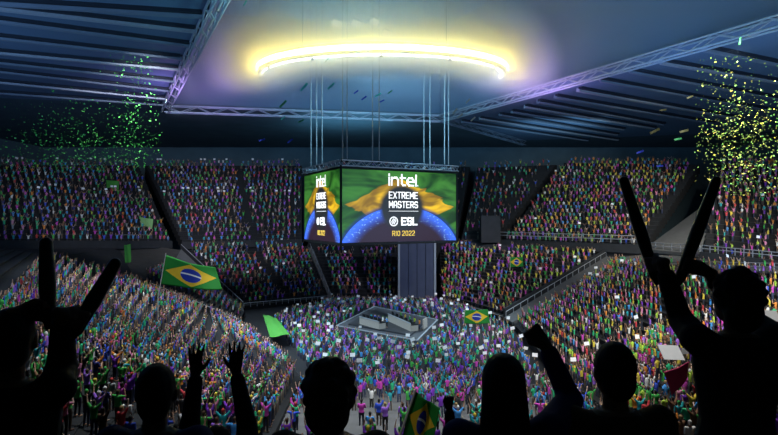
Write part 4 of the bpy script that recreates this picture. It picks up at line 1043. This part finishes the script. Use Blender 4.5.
# ================================================================== LIGHT
def spot(loc, tgt, power, col, ang=60, blend=.8, rad=1.0):
    l = bpy.data.lights.new('spot', 'SPOT'); l.energy = power; l.color = col; l.spot_size = math.radians(ang); l.spot_blend = blend; l.shadow_soft_size = rad
    o = bpy.data.objects.new('spot', l); COL.objects.link(o); o.location = loc
    o.rotation_euler = (Vector(tgt)-Vector(loc)).to_track_quat('-Z', 'Y').to_euler(); return o
for x, y_ in ((-46, 106), (-34, 82), (-22, 60), (26, 112), (38, 90), (49, 68)):
    spot((x, y_, 43.6), (x*.25-2, lerp(y_, 92, .55), 0), 64000, (.68, .88, 1.0), 58)
def fill_wash(loc, tgt, power, col, size):
    l = bpy.data.lights.new('fill_wash', 'AREA'); l.energy = power; l.color = col; l.shape = 'SQUARE'; l.size = size
    o = bpy.data.objects.new('fill_wash', l); COL.objects.link(o); o.location = loc
    o.rotation_euler = (Vector(tgt)-Vector(loc)).to_track_quat('-Z', 'Y').to_euler(); return o
# stands: lamps on the roof edges, unseen ones added over the near stands, cool on one side, warm on the other
spot((-29, 66, 41.5), (-75, 150, 20), 80000, (.90, .90, 1.0), 50)
spot((-33, 78, 41.5), (-42, 150, 16), 85000, (.92, .90, 1.0), 48)
spot((-21, 58, 43.6), (-28, 72, 7), 80000, (.90, .96, 1.0), 70)
spot((-8, 31, 43.6), (-16, 40, 9), 46000, (.90, .97, 1.0), 80)
spot((52, 62, 41.5), (55, 130, 18), 140000, (1.0, .94, .80), 50)
spot((50, 58, 43.6), (72, 100, 20), 75000, (1.0, .94, .78), 56)
spot((30, 31, 43.6), (36, 75, 7), 120000, (1.0, .96, .86), 62)
spot((16, 31, 43.6), (18, 38, 9), 36000, (1.0, .97, .90), 80)
spot((34, 96, 43.6), (10, 135, 7), 70000, (.9, .89, 1.0), 52)
spot((4, 31, 43.6), (4, 46, 4), 34000, (.84, .92, 1.0), 74)
# unseen area lamps added to tint the roof, recess and back wall
fill_wash((-58, 30, 16), (-58, 88, 45), 24000, (.30, .55, 1.0), 26)
fill_wash((52, 44, 16), (58, 104, 45), 19000, (.40, .64, 1.0), 24)
fill_wash((-5, 60, 36), (0, 62, 66), 9500, (.22, .72, .85), 14)
fill_wash((36, 75, 36), (44, 80, 66), 1500, (.18, .40, 1.0), 14)
fill_wash((-35, 98, 38), (-37, 104, 66), 3500, (.62, .36, 1.0), 10)
fill_wash((27, 96, 38), (27, 102, 66), 2800, (.62, .36, 1.0), 10)
fill_wash((0, 90, 38), (0, 185, 40), 13000, (.25, .62, .9), 12)

fill_wash((-10, 136, 38), (-10, 140, 45), 3500, (.25, .62, .9), 22)
fill_wash((45, 140, 38), (45, 144, 45), 2200, (.3, .6, .9), 20)
spot((-3, 14, 40), (1, 31, 6), 11000, (.9, .95, 1.0), 50)  # unseen lamp added to brighten the low flag and nearest backs
w = bpy.data.worlds.new('world'); sc.world = w; w.use_nodes = True
w.node_tree.nodes['Background'].inputs[0].default_value = (.02, .05, .09, 1); w.node_tree.nodes['Background'].inputs[1].default_value = .02

cam = bpy.data.cameras.new('camera'); co = bpy.data.objects.new('camera', cam); COL.objects.link(co)
co.location = (0, 0, CZ); co.rotation_euler = (math.pi/2, 0, 0); cam.sensor_width = 36; cam.lens = F/778*36; cam.clip_start = .05; cam.clip_end = 600
sc.camera = co
vs_ = sc.view_settings; sc.display_settings.display_device = 'sRGB'; vs_.view_transform = 'Standard'; vs_.look = 'None'; vs_.gamma = 1; vs_.use_curve_mapping = False; vs_.exposure = 0
sc.cycles.use_denoising = True
sc.cycles.max_bounces = 5; sc.cycles.volume_bounces = 1; sc.cycles.diffuse_bounces = 2
sc.cycles.caustics_reflective = sc.cycles.caustics_refractive = False
